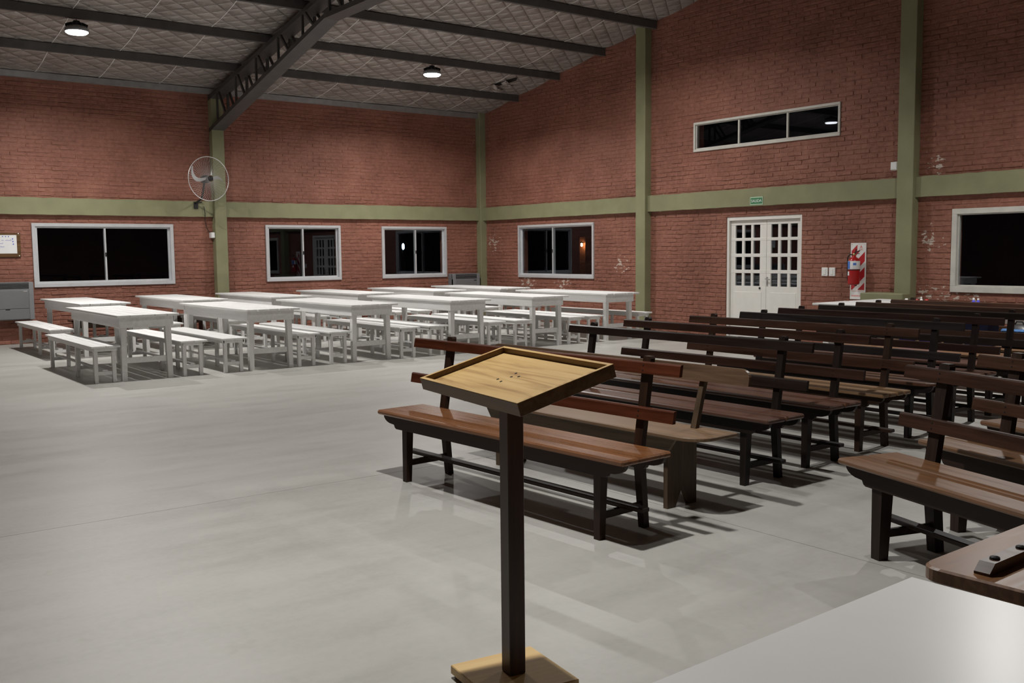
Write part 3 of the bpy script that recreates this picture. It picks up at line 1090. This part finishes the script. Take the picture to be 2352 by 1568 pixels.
ya, yb, za, zb = -hw + .018, hw - .018, z0 + .145, z1 - .018
for k in range(-1, 5):
    s = za - .03 + k * .235
    po = clip_poly([(ya - .001, s), (ya - .001, s + .145), (yb + .001, s + .145 - .225), (yb + .001, s - .225)], ya, yb, za, zb)
    # bars climb towards the column side
    if len(po) > 2:
        obj('red_stripe', MB().prism([(p[0], p[1]) for p in po], 0, -.0135, -.0118), M['redprint'], bd)
obj('class_panel', MB().cbox(-.0145, -.013, -hw + .02, .015, z1 - .13, z1 - .02, .0003), M['plastic'], bd)
obj('class_triangle', MB().prism([(-.075, z1 - .075), (-.025, z1 - .075), (-.05, z1 - .03)], 0, -.0155, -.0143), M['pinkprint'], bd)
text('class_letters', 'ABC', .042, M['pinkprint'], bd, (-.0155, -.05, z1 - .10), RX)
obj('footer_line', MB().box(-.0135, -.0118, -hw + .018, hw - .018, z0 + .125, z0 + .13), M['pinkprint'], bd)
for k in range(9):
    obj('footer_print', MB().box(-.0135, -.0118, -.105 + k * .024, -.089 + k * .024, z0 + .042, z0 + .066), M['pinkprint'], bd)
ex = thing('fire_extinguisher', 'red fire extinguisher with a blue and white label on a striped board', 'extinguisher', (-.135, -9.905, 0))
ER = .088
obj('cylinder', MB().lathe([(.05, .955), (ER - .008, .965), (ER, .985), (ER, 1.29), (ER - .01, 1.33), (.055, 1.365), (.03, 1.38), (.03, 1.40)], 28), M['red'], ex, True)
obj('label_band', MB().lathe([(ER + .0012, 1.195), (ER + .0015, 1.196), (ER + .0015, 1.318), (ER + .0012, 1.319)], 28), M['paper'], ex, True)
mb = MB()
arc = [math.radians(a) for a in range(120, 175, 6)]
mb.lofts([[((ER + .002) * math.cos(a), (ER + .002) * math.sin(a), 1.20), ((ER + .002) * math.cos(a), (ER + .002) * math.sin(a), 1.315), ((ER + .0005) * math.cos(a), (ER + .0005) * math.sin(a), 1.315), ((ER + .0005) * math.cos(a), (ER + .0005) * math.sin(a), 1.20)] for a in arc])
obj('label_print', mb, M['blueprint'], ex)
mb = MB()
arc = [math.radians(a) for a in range(205, 240, 6)]
mb.lofts([[((ER + .002) * math.cos(a), (ER + .002) * math.sin(a), 1.255), ((ER + .002) * math.cos(a), (ER + .002) * math.sin(a), 1.29), ((ER + .0005) * math.cos(a), (ER + .0005) * math.sin(a), 1.29), ((ER + .0005) * math.cos(a), (ER + .0005) * math.sin(a), 1.255)] for a in arc])
obj('label_print', mb, M['blueprint'], ex)
mb = MB()
arc = [math.radians(a) for a in range(135, 170, 6)]
mb.lofts([[((ER + .002) * math.cos(a), (ER + .002) * math.sin(a), 1.10), ((ER + .002) * math.cos(a), (ER + .002) * math.sin(a), 1.16), ((ER + .0003) * math.cos(a), (ER + .0003) * math.sin(a), 1.16), ((ER + .0003) * math.cos(a), (ER + .0003) * math.sin(a), 1.10)] for a in arc])
obj('inspection_tag', mb, M['paper'], ex)
obj('strap', MB().lathe([(ER + .001, 1.178), (ER + .004, 1.18), (ER + .004, 1.188), (ER + .001, 1.19)], 28), M['black'], ex, True)
obj('valve', MB().lathe([(.022, 1.39), (.022, 1.43), (.012, 1.44)], 14), M['brass'], ex, True)
obj('lever', MB().bar((0, 0, 1.435), (-.01, -.10, 1.475), .018, .012).bar((0, 0, 1.43), (0, -.09, 1.43), .018, .01).bar((.0, -.02, 1.44), (.0, -.035, 1.50), .012, .012), M['black'], ex)
obj('hose', MB().tube([(0, .02, 1.41), (-.01, .07, 1.42), (-.01, .105, 1.37), (0, .11, 1.28), (0, .108, 1.15), (0, .105, 1.02)], .010, 8), M['black'], ex, True)
obj('wall_hook', MB().cbox(ER - .01, .1165, -.02, .02, 1.20, 1.30, .003), M['black'], ex)
obj('nozzle', MB().lathe([(.012, .93), (.02, .90), (.022, .925)], 10, (0.02, -.02, .04)), M['black'], ex)

# ------------------------------------------------------------------ white plank tables and benches
def plank_table(label):
    t = thing('plank_table', label, 'table', group='white plank tables')
    Wd, L, H, n = .735, 2.54, .80, 5
    pw = (Wd - .007 * (n - 1)) / n
    rr = random.Random(2)
    for k in range(n):
        x = -Wd / 2 + k * (pw + .007)
        e0, e1 = rr.uniform(-.008, .008), rr.uniform(-.008, .008)
        obj('plank', MB().cbox(x, x + pw, -L / 2 + e0, L / 2 + e1, H - .028, H, .004), M['wwood'], t)
    for s in (-1, 1):
        x = s * (Wd / 2 - .045)
        obj('side_apron', MB().cbox(*sorted((x, x - s * .022)), -L / 2 + .098, L / 2 - .098, H - .158, H - .028, .003), M['wwood'], t)
        y = s * (L / 2 - .10)
        obj('end_apron', MB().cbox(-Wd / 2 + .046, Wd / 2 - .046, *sorted((y, y - s * .022)), H - .158, H - .03, .003), M['wwood'], t)
        for q in (-1, 1):
            lx, ly = q * (Wd / 2 - .105), s * (L / 2 - .16)
            w0, w1 = .030, .036
            a = [(lx + i * w0 + q * .012, ly + j * w0 + s * .01, 0) for i, j in ((-1, -1), (1, -1), (1, 1), (-1, 1))]
            b = [(lx + i * w1, ly + j * w1, H - .03) for i, j in ((-1, -1), (1, -1), (1, 1), (-1, 1))]
            obj('leg', MB().loft(a, b), M['wwood_z'], t)
        ys = s * (L / 2 - .155)
        obj('stretcher', MB().cbox(-Wd / 2 + .13, Wd / 2 - .13, *sorted((ys - .011, ys + .011)), .21, .28, .003), M['wwood'], t)
    return t


def plank_bench(label):
    t = thing('plank_bench', label, 'bench', group='white plank benches')
    Wd, L, H = .33, 2.42, .447
    for s in (-1, 1):
        obj('plank', MB().cbox(*sorted((s * .0025, s * Wd / 2)), -L / 2 - .004 * s, L / 2 + .005 * s, H - .024, H, .004), M['wwood'], t)
        x = s * (Wd / 2 - .025)
        obj('side_apron', MB().cbox(*sorted((x, x - s * .02)), -L / 2 + .05, L / 2 - .05, H - .068, H - .024, .003), M['wwood'], t)
        y = s * (L / 2 - .05)
        obj('end_apron', MB().cbox(-Wd / 2 + .027, Wd / 2 - .027, *sorted((y, y - s * .02)), H - .066, H - .026, .003), M['wwood'], t)
    for y in (-L / 2 + .09, -.27, L / 2 - .09):
        for q in (-1, 1):
            x = q * (Wd / 2 - .062)
            obj('leg', MB().cbox(x - .022, x + .022, y - .022, y + .022, 0, H - .026, .003), M['wwood_z'], t)
        obj('stretcher', MB().cbox(-Wd / 2 + .084, Wd / 2 - .084, y - .01, y + .01, .093, .137, .003), M['wwood'], t)
    obj('long_stretcher', MB().cbox(-.03, .03, -L / 2 + .085, L / 2 - .085, .137, .155, .003), M['wwood'], t)
    return t


TX = [-9.69, -8.10, -6.585, -4.955, -3.395, -1.815]
TXB = [-9.305, -7.76, -6.295, -4.67, -3.08, -1.525]
TN = ['leftmost', 'second', 'third', 'fourth', 'fifth', 'rightmost']


def tname(i, row):
    return '%s %s-row table' % (TN[i] if i in (0, 5) else TN[i] + '-from-left', row)


tproto = plank_table('x')
bproto = plank_bench('x')
rr = random.Random(8)
used = [0, 0]


def place(proto, key, loc, rz, label):
    o = proto if not used[key] else copy_tree(proto)
    used[key] += 1
    o.location, o.rotation_euler = loc, (0, 0, rz)
    o['label'] = label
    return o


for i, x in enumerate(TX):
    place(tproto, 0, (x, -5.36, 0), math.radians(rr.uniform(-.4, .4)), 'white plank table, %s in the front row facing the open floor' % (TN[i] if i in (0, 5) else TN[i] + ' from left'))
for i, x in enumerate(TXB):
    place(tproto, 0, (x, -1.98, 0), math.radians(rr.uniform(-.4, .4)), 'white plank table, %s in the back row by the windowed wall' % (TN[i] if i in (0, 5) else TN[i] + ' from left'))
BX = [-10.19, -9.15, -8.615, -7.60, -7.125, -6.03, -5.54, -4.47, -3.95, -2.855, -2.43, -1.29]
BY = [-6.59, -6.59, -6.60, -6.60, -6.61, -6.63, -6.62, -6.60, -6.60, -6.62, -6.62, -6.60]
for i, x in enumerate(BX):
    place(bproto, 1, (x, BY[i] + 1.21, 0), math.radians(rr.uniform(-.3, .6)), 'white plank bench on the %s side of the %s' % ('left' if i % 2 == 0 else 'right', tname(i // 2, 'front')))
for i in range(12):
    k = i // 2
    x = TXB[k] + (-.55 if i % 2 == 0 else .52)
    if i == 0:
        x = -9.95
    place(bproto, 1, (x, -2.03 + rr.uniform(-.06, .06), 0), math.radians(rr.uniform(-.4, .4)), 'white plank bench on the %s side of the %s' % ('left' if i % 2 == 0 else 'right', tname(k, 'back')))

# dark low bench against the wall behind the tables
lb = thing('low_bench', 'low dark wooden bench against the wall behind the white tables', 'bench', (-7.95, -.42, 0))
PD = pew_set('wall_bench', (.05, .028, .016), (.03, .016, .01), (.03, .016, .01))
obj('seat', MB().cbox(-1.22, 1.22, -.15, .15, .365, .40, .005), PD['seat'], lb)
for sx in (-1.12, 1.12):
    obj('end_panel', MB().cbox(sx - .02, sx + .02, -.14, .14, 0, .365, .004), PD['leg'], lb)
obj('front_rail', MB().cbox(-1.10, 1.10, -.13, -.105, .25, .365, .004), PD['frame'], lb)

# ------------------------------------------------------------------ pews
def ogee(yh, z0, z1, flip=1):
    """half outline of an apron with a scrolled bracket end, from the middle to the tip"""
    zt = z1
    pts = [(yh - .165, z0), (yh - .150, z0 + .008), (yh - .140, z0 + .026), (yh - .118, z0 + .028)]
    for k in range(6):
        a = math.radians(90 * k / 5)
        pts.append((yh - .118 + .098 * math.sin(a), z0 + .028 + (zt - z0 - .034) * (1 - math.cos(a))))
    return pts


def rounded_slab(mb, x0, x1, y0, y1, z0, z1, r, corners=(1, 1, 1, 1), n=6):
    pts = []
    for (cx, cy, a0, on) in ((x1, y1, 0, corners[0]), (x0, y1, 90, corners[1]), (x0, y0, 180, corners[2]), (x1, y0, 270, corners[3])):
        sx, sy = (1 if cx == x1 else -1), (1 if cy == y1 else -1)
        if not on:
            pts.append((cx, cy))
            continue
        for k in range(n + 1):
            a = math.radians(a0 + 90 * k / n)
            pts.append((cx - sx * r + r * math.cos(a), cy - sy * r + r * math.sin(a)))
    e = .005
    c = Vector(((x0 + x1) / 2, (y0 + y1) / 2))
    ins = [(p[0] - e * (1 if p[0] > c.x else -1), p[1] - e * (1 if p[1] > c.y else -1)) for p in pts]
    mb.lofts([[(p[0], p[1], z0) for p in ins], [(p[0], p[1], z0 + e) for p in pts], [(p[0], p[1], z1 - e) for p in pts], [(p[0], p[1], z1) for p in ins]])
    return mb


def pew(label, loc, rz, L, RL, mats, seat='plank', rails=2, lw=.050, pw=.055, rshift=0.0, group='wooden pews'):
    t = thing('pew', label, 'pew', loc, rz, group)
    h, rh = L / 2, RL / 2
    lean = lambda z: .283 + (z - .43) * .165
    if seat == 'slats':
        for k in range(4):
            x = -.07 + k * .095
            obj('seat_slat', MB().cbox(x, x + .083, -h, h, .43, .458, .006), mats['seat'], t)
    elif seat == 'board':
        obj('seat', MB().cbox(-.075, .30, -h, h, .43, .46, .009), mats['seat'], t)
    elif seat == 'round':
        obj('seat', rounded_slab(MB(), -.07, .30, -h, h, .43, .458, .13, (0, 1, 1, 0)), mats['seat'], t)
    else:
        for (a, b) in ((-.075, .105), (.107, .30)):
            obj('seat_board', MB().cbox(a, b, -h, h, .43, .46, .009), mats['seat'], t)
    half = ogee(h, .345, .43)
    prof = [(p[0], p[1]) for p in half] + [(h - .01, .43), (-h + .01, .43)] + [(-p[0], p[1]) for p in reversed(half)]
    for x in (-.035, .258):
        obj('apron', MB().prism(prof, 0, x, x + .024), mats['frame'], t)
    for s in (-1, 1):
        y = s * (h - .235)
        w0, w1 = lw * .42, lw * .55
        a = [(.0 + i * w0, y + j * w0, 0) for i, j in ((-1, -1), (1, -1), (1, 1), (-1, 1))]
        b = [(.012 + i * w1, y + j * w1, .428) for i, j in ((-1, -1), (1, -1), (1, 1), (-1, 1))]
        obj('front_leg', MB().loft(a, b), mats['leg'], t)
        w2 = lw * .52
        r0 = [(.345 + i * w0, y + j * w0, 0) for i, j in ((-1, -1), (1, -1), (1, 1), (-1, 1))]
        r2 = [(.304 + i * w2 * .8, y + j * w2, .43) for i, j in ((-1, -1), (1, -1), (1, 1), (-1, 1))]
        obj('rear_leg', MB().loft(r0, r2), mats['leg'], t)
        zt = .935
        rings = []
        for z in (.43, .60, .78, zt - .012, zt):
            x = .306 + (z - .43) * .16
            q = pw / 2 * (1.0 if z < zt else .75)
            rings.append([(x - .018, y - q, z), (x + .018, y - q, z), (x + .018, y + q, z), (x - .018, y + q, z)])
        obj('back_post', MB().lofts(rings), mats['leg'], t)
        obj('side_stretcher', MB().cbox(.01, .325, y - .012, y + .012, .105, .145, .003), mats['frame'], t)
    for k, (za, zb) in enumerate(((.845, .908), (.602, .668))[:rails]):
        xa, xb = .306 + (za - .43) * .16 - .042, .306 + (zb - .43) * .16 - .042
        q = .008
        ring = [(xa, za), (xa + .023, za), (xb + .023, zb), (xb + .006, zb), (xb, zb - .007)]
        ov = 0 if k == 0 else -.01
        m = MB().prism([(p[0], p[1]) for p in ring], 1, -rh - ov + rshift, rh + ov + rshift)
        r_ = obj('back_rail', m, mats['rail'], t)
        for s in (-1, 1):
            for dz in (.018, .046):
                obj('screw', MB().lathe([(.004, -.002), (.004, .0005)], 6, (xa - .0003 + dz * .16, s * (h - .235), za + dz), 0), M['dark_hole'], r_)
    obj('foot_rail', MB().cbox(.135, .195, -h + .06, h - .04, .146, .170, .004), mats['frame'], t)
    return t


SA1 = pew_set('orange_pew', (.175, .068, .024), (.030, .014, .008), (.085, .022, .009), .28)
SA2 = pew_set('pale_pew', (.19, .115, .062), (.10, .066, .040), (.115, .070, .042), .45)
SDK = pew_set('black_brown_pew', (.095, .040, .024), (.016, .010, .008), (.020, .012, .009), .34)
SDR = pew_set('dark_red_pew', (.105, .042, .024), (.018, .010, .008), (.040, .017, .011), .34)
STN = pew_set('tan_slat_pew', (.24, .135, .062), (.040, .020, .012), (.060, .027, .016), .40)
SBK = pew_set('charcoal_pew', (.115, .050, .026), (.018, .014, .013), (.024, .019, .018), .36)
SCO = pew_set('brown_pew', (.165, .078, .034), (.026, .015, .011), (.048, .022, .014), .34)
SMD = pew_set('mid_brown_pew', (.17, .085, .038), (.030, .016, .011), (.060, .028, .016), .36)

pew('glossy orange-brown pew right behind the lectern, first in its block', (-10.0, -14.055, 0), math.radians(3.2), 2.24, 2.40, SA1, 'board', rshift=.06)
SA2['apron'] = wood('pale_pew_apron', (.11, .08, .05, 1), (.19, .14, .09, 1), (.26, .19, .125, 1), 1, .5)
# second pew: plank-ended bench with one rail
p2 = thing('pew', 'pale worn pew with plank ends and rounded seat, second behind the lectern', 'pew', (-9.26, -13.94, 0), math.radians(2.0), 'wooden pews')
h = 1.09
obj('seat', rounded_slab(MB(), -.08, .27, -h, h, .432, .456, .15, (0, 0, 1, 0)), SA2['seat'], p2)
obj('apron', MB().prism([(-h + .27, .338), (h - .27, .338), (h - .20, .432), (-h + .20, .432)], 0, -.035, -.013), SA2['apron'], p2)
for s in (-1, 1):
    y = s * (h - .30)
    prof = [(-.008, 0), (.062, 0), (.125, .125), (.185, 0), (.248, 0), (.248, .432), (-.008, .432)]
    obj('end_panel', MB().prism([(p[0], p[1]) for p in prof], 1, y - .016, y + .016), SA2['leg'], p2)
    y = s * (h - .275)
    obj('back_post', MB().lofts([[(.19 + dx, y - .03, .456), (.222 + dx, y - .03, .456), (.222 + dx, y + .01, .456), (.19 + dx, y + .01, .456)] if k == 0 else
                                [(.19 + dx, y - .024, .80), (.222 + dx, y - .024, .80), (.222 + dx, y + .01, .80), (.19 + dx, y + .01, .80)] for k, dx in ((0, 0), (1, .105))]), SA2['leg'], p2)
prof = []
rl, ra, rb = 1.175, .732, .825
for (cy, sg) in ((rl, 1), (-rl, -1)):
    ks = [math.radians(90 * k / 6) for k in range(7)]
    arcp = [(cy - sg * .07 + sg * .07 * math.cos(a), rb - .055 + .055 * math.sin(a)) for a in ks]
    prof += ([(cy, ra)] + arcp) if sg > 0 else (list(reversed(arcp)) + [(cy, ra)])
m = MB(lambda p: (p[0] + (p[2] - .73) * .25, p[1], p[2]))
obj('back_rail', m.prism(prof, 0, .247, .268), SA2['rail'], p2)

ROWS = [
    (3, 'third', -8.44, -12.54, -14.88, SDK, 'plank', 'near-black pew', .6),
    (4, 'fourth', -7.705, -12.41, -14.81, SDR, 'plank', 'dark red-brown pew', .3),
    (5, 'fifth', -6.95, -12.48, -14.73, STN, 'slats', 'brown pew with a tan slatted seat', .0),
    (6, 'sixth', -6.19, -12.44, -14.67, SBK, 'round', 'charcoal pew with a rounded seat end', .3),
    (7, 'seventh', -5.43, -12.30, -14.61, SDR, 'plank', 'dark brown pew', .0),
    (8, 'eighth', -4.68, -12.25, -14.55, SDK, 'plank', 'near-black pew', .0),
    (9, 'ninth', -3.93, -12.21, -14.52, SMD, 'plank', 'mid brown pew', .0),
    (10, 'tenth', -3.18, -12.18, -14.50, SMD, 'plank', 'brown pew piled with bags', .0),
]
for (n, od, x, ya, yb, mt, st, nm, yw) in ROWS:
    rl = ya - yb
    pew('%s in the %s row behind the lectern' % (nm, od), (x, (ya + yb) / 2 - .02, 0), math.radians(yw), rl - .04, rl, mt, st, pw=.05)
CY = math.radians(-17.0)
for (n, od, fx, fy, mt, st) in ((1, 'first', -9.124, -15.793, SCO, 'plank'), (2, 'second', -8.375, -15.784, SMD, 'plank'), (3, 'third', -7.54, -15.70, SCO, 'plank'),
                                (4, 'fourth', -6.72, -15.62, SDR, 'plank'), (5, 'fifth', -5.9, -15.52, SMD, 'round')):
    L = 2.25
    # seat corner (front, aisle end) fixed; origin follows
    c, s = math.cos(CY), math.sin(CY)
    lx, ly = -.075, L / 2
    ox, oy = fx - (lx * c - ly * s), fy - (lx * s + ly * c)
    pew('brown pew set askew across the aisle, %s in its block' % od, (ox, oy, 0), CY, L, L + .06, mt, st, lw=.066, pw=.07, rshift=-.03)

# ------------------------------------------------------------------ lectern
le = thing('lectern', 'wooden lectern with a tilted tray on a dark square post', 'lectern', (-11.352, -16.035, 0), math.radians(-8.0))
obj('base_board', MB().cbox(-.165, .165, -.165, .165, .012, .045, .003), M['pine'], le)
obj('plinth', MB().cbox(-.155, .155, -.155, .155, 0, .013, .002), M['postwood'], le)
obj('post', MB().cbox(-.031, .031, -.031, .031, .045, 1.05, .003), M['postwood'], le)
tl = math.atan2(.0966, .352)
tray = thing('tray', None, None)
tray.parent = le
tray.location = (0, 0.005, 1.098)
tray.rotation_euler = (0, -tl, 0)
hd, hw_ = .182, .358
obj('tray_board', MB().cbox(-hd + .012, hd - .012, -hw_ + .012, hw_ - .012, -.042, -.020, .002), M['oak'], tray)
for s in (-1, 1):
    rim = obj('tray_rim', MB().cbox(*sorted((s * hd, s * (hd - .014))), -hw_, hw_, -.044, -.0015, .001), M['oak_edge_shaded'], tray)
    obj('rim_lit_edge', MB().cbox(*sorted((s * hd, s * (hd - .014))), -hw_, hw_, -.0015, .0005, .0004), M['oak'], rim)  # paler strip paints the light caught by the rim's top edge
    rim = obj('tray_rim', MB().cbox(-hd + .014, hd - .014, *sorted((s * hw_, s * (hw_ - .014))), -.044, -.0015, .001), M['oak_edge_shaded'], tray)
    obj('rim_lit_edge', MB().cbox(-hd + .014, hd - .014, *sorted((s * hw_, s * (hw_ - .014))), -.0015, .0005, .0004), M['oak'], rim)
for (a, b) in ((.03, .02), (.012, -.03), (0, 0), (-.035, .035), (-.045, -.005)):
    obj('screw', MB().lathe([(.005, -.021), (.005, -.0187), (.002, -.0187)], 8, (a, b, 0)), M['dark_hole'], tray)

# ------------------------------------------------------------------ tables beside the camera
wt = thing('laminate_table', 'white laminate table beside the camera, its corner towards the pews', 'table', (-11.29, -17.47, 0), math.radians(1.5))
obj('table_top', MB().cbox(-1.45, 0, -.80, 0, .728, .75, .003), M['laminate'], wt)
for (x, y) in ((-.12, -.1), (-1.33, -.1), (-.12, -.70), (-1.33, -.70)):
    obj('leg', MB().tube([(x, y, 0), (x, y, .73)], .014, 10), M['grey_lt'], wt)
for y in (-.1, -.7):
    obj('apron_rail', MB().cbox(-1.33, -.12, y - .01, y + .01, .695, .728, .003), M['grey_lt'], wt)
bt = thing('brown_table', 'worn varnished brown table with a bolted cleat, next to the white laminate table', 'table', (-11.195, -17.43, 0), math.radians(1.0))
STB = pew_set('brown_table_wood', (.20, .095, .042), (.020, .012, .008), (.095, .045, .026), .27)
obj('table_top', rounded_slab(MB(), 0, 1.35, -.85, 0, .712, .75, .05), wood('brown_table_top', (.085, .036, .016, 1), (.185, .085, .036, 1), (.27, .14, .066, 1), 0, .36, 1.0, ((.42, .34, .28, 1), .38), coat=.08), bt)  # whitish streaks stand for wear and for painted lamp reflections
for y in (-.09, -.76):
    obj('apron', MB().cbox(.12, 1.25, y - .012, y + .012, .60, .712, .003), STB['frame'], bt)
for x in (.10, 1.26):
    obj('apron', MB().cbox(x - .012, x + .012, -.75, -.10, .60, .712, .003), STB['frame'], bt)
for (x, y) in ((.10, -.09), (1.26, -.09), (.10, -.76), (1.26, -.76)):
    obj('leg', MB().loft([(x + i * .022, y + j * .022, 0) for i, j in ((-1, -1), (1, -1), (1, 1), (-1, 1))], [(x + i * .03, y + j * .03, .712) for i, j in ((-1, -1), (1, -1), (1, 1), (-1, 1))]), STB['leg'], bt)
ct = obj('cleat', MB().lofts([[(xx, -.155, .7505), (xx, -.118, .7505), (xx, -.118, .7505 + zz), (xx, -.155, .7505 + zz)] for xx, zz, dy in ((.035, .006, 0), (.06, .026, 0), (1.2, .026, 0), (1.225, .006, 0))]), STB['rail'], bt)
for x in (.095, .225, .6, 1.1):
    obj('bolt', MB().lathe([(.012, .776), (.011, .781), (.004, .784)], 12, (x, -.137, 0)), M['black'], ct)

# ------------------------------------------------------------------ tables and odds and ends at the back by the gable wall
t = copy_tree(tproto)
t.location, t.rotation_euler = (-2.03, -12.08, -0.012), (0, 0, math.radians(1.0))
t.location.z = 0
t['label'] = 'white plank table behind the last pew, the one nearer the pews'
t = copy_tree(tproto)
t.location, t.rotation_euler = (-1.26, -12.10, 0), (0, 0, 0)
t['label'] = 'white plank table behind the last pew, the one nearer the gable wall'
TZ = .801


def bottle(u, v, h, r, label, body, cap):
    p = on_z(u, v, TZ)
    b = thing('bottle', label, 'bottle', (p.x, p.y, TZ), 0)
    obj('body', MB().lathe([(r * .9, 0), (r, .008), (r, h * .55), (r * .5, h * .7), (r * .45, h * .75)], 14), M[body], b, True)
    obj('cap', MB().lathe([(r * .62, h * .70), (r * .62, h * .98), (r * .5, h)], 12), M[cap], b, True)


bottle(2236, 698.5, .075, .019, 'small blue bottle with white cap, nearer the column, on the back table', 'bluecloth', 'plastic')
bottle(2246.5, 699, .075, .019, 'small blue bottle with white cap, farther from the column, on the back table', 'bluecloth', 'plastic')


def mug(u, v, h, r, label, m_):
    p = on_z(u, v, TZ)
    b = thing('mug', label, 'mug', (p.x, p.y, TZ), R.uniform(0, 6))
    obj('cup', MB().lathe([(r * .85, 0), (r, .01), (r, h), (r * .88, h), (r * .85, .012)], 14), M[m_], b, True)
    obj('handle', MB().tube([(r * .9, 0, h * .8), (r * 1.5, 0, h * .75), (r * 1.5, 0, h * .3), (r * .9, 0, h * .2)], r * .13, 6), M[m_], b, True)


mug(2082, 694, .05, .018, 'white mug on the back table beside a dark one', 'plastic')
mug(2092, 694, .05, .018, 'dark mug on the back table beside a white one', 'black')
mug(2105, 694.5, .045, .02, 'red mug on the back table nearer the column', 'red')
mug(2128, 695, .045, .022, 'red mug on the back table beside a white bottle', 'red')
bottle(2116, 694.5, .07, .018, 'white bottle standing between two red mugs on the back table', 'plastic', 'plastic')
for k, (u, lab) in enumerate(((2187, 'nearest the red mugs'), (2197, 'second from the red mugs'), (2206, 'third from the red mugs'), (2219, 'nearest the blue bottles'))):
    p = on_z(u, 697.5, TZ)
    b = thing('small_bowl', 'small white bowl on the back table, %s' % lab, 'bowl', (p.x, p.y, TZ), 0, 'small white bowls')
    obj('bowl', MB().lathe([(.012, 0), (.020, .012), (.022, .02), (.019, .02), (.01, .006)], 14), M['plastic'], b, True)
p = on_z(2060, 694, TZ)
ty = thing('tray_dish', 'flat black tray at the end of the back table', 'tray', (p.x, p.y, TZ))
obj('dish', MB().cbox(-.05, .05, -.06, .06, 0, .008, .003), M['black'], ty)
obj('rim', MB().tube([(-.05, -.06, .012), (.05, -.06, .012), (.05, .06, .012), (-.05, .06, .012)], .006, 6, True), M['black'], ty)


# bags and bundles on the last pew
def bundle(y, w, d, h, label, mat, knot='bluecloth', seed=1):
    r_ = random.Random(seed)
    b = thing('cloth_bundle', label, 'bag', (-3.05, y, .462), 0, 'bags on the last pew')
    rings = []
    for k in range(7):
        s = k / 6
        sc = (.85, 1.0, 1.04, 1.0, .88, .6, .2)[k]
        rings.append([((d / 2 * sc + r_.uniform(-.012, .012)) * math.cos(a), (w / 2 * sc + r_.uniform(-.012, .012)) * math.sin(a), h * s) for a in [2 * math.pi * j / 14 for j in range(14)]])
    obj('sack', MB().lofts(rings), M[mat], b, True)
    obj('tie', MB().lathe([(.025, h - .01), (.04, h + .015), (.012, h + .035)], 10), M[knot], b, True)


bundle(-12.55, .20, .22, .245, 'blue cloth bundle at the aisle-far end of the last pew', 'bluecloth', 'plastic', 1)
bundle(-12.82, .26, .24, .250, 'wide blue cloth bundle second on the last pew', 'bluecloth', 'bluecloth', 2)
bundle(-13.09, .22, .22, .225, 'dark blue bundle with a white tie on the last pew', 'navy', 'plastic', 3)
bx = thing('storage_box', 'dark box with a red-edged lid on the last pew', 'box', (-3.05, -13.40, .462), 0)
obj('body', MB().cbox(-.11, .11, -.13, .13, 0, .24, .006), M['navy'], bx)
obj('lid', MB().cbox(-.12, .12, -.14, .14, .24, .262, .005), M['redprint'], bx)
bp = thing('backpack', 'black and light blue backpack lying on the last pew', 'backpack', (-3.02, -13.78, .462), 0)
rings = []
for k in range(7):
    s = k / 6
    sc = (.9, 1, 1, .98, .9, .7, .35)[k]
    rings.append([(.12 * sc * math.copysign(abs(math.cos(a)) ** .6, math.cos(a)), .17 * sc * math.copysign(abs(math.sin(a)) ** .6, math.sin(a)), .24 * s) for a in [2 * math.pi * j / 16 for j in range(16)]])
obj('sack', MB().lofts(rings), M['black'], bp, True)
obj('front_pocket', MB().cbox(-.15, -.10, -.13, .13, .04, .20, .02), M['blueprint2'], bp)
obj('grab_loop', MB().tube([(0, -.05, .235), (0, -.03, .27), (0, .03, .27), (0, .05, .235)], .008, 6), M['black'], bp)
bundle(-14.12, .22, .2, .20, 'white plastic bag at the aisle end of the last pew', 'plastic', 'plastic', 5)
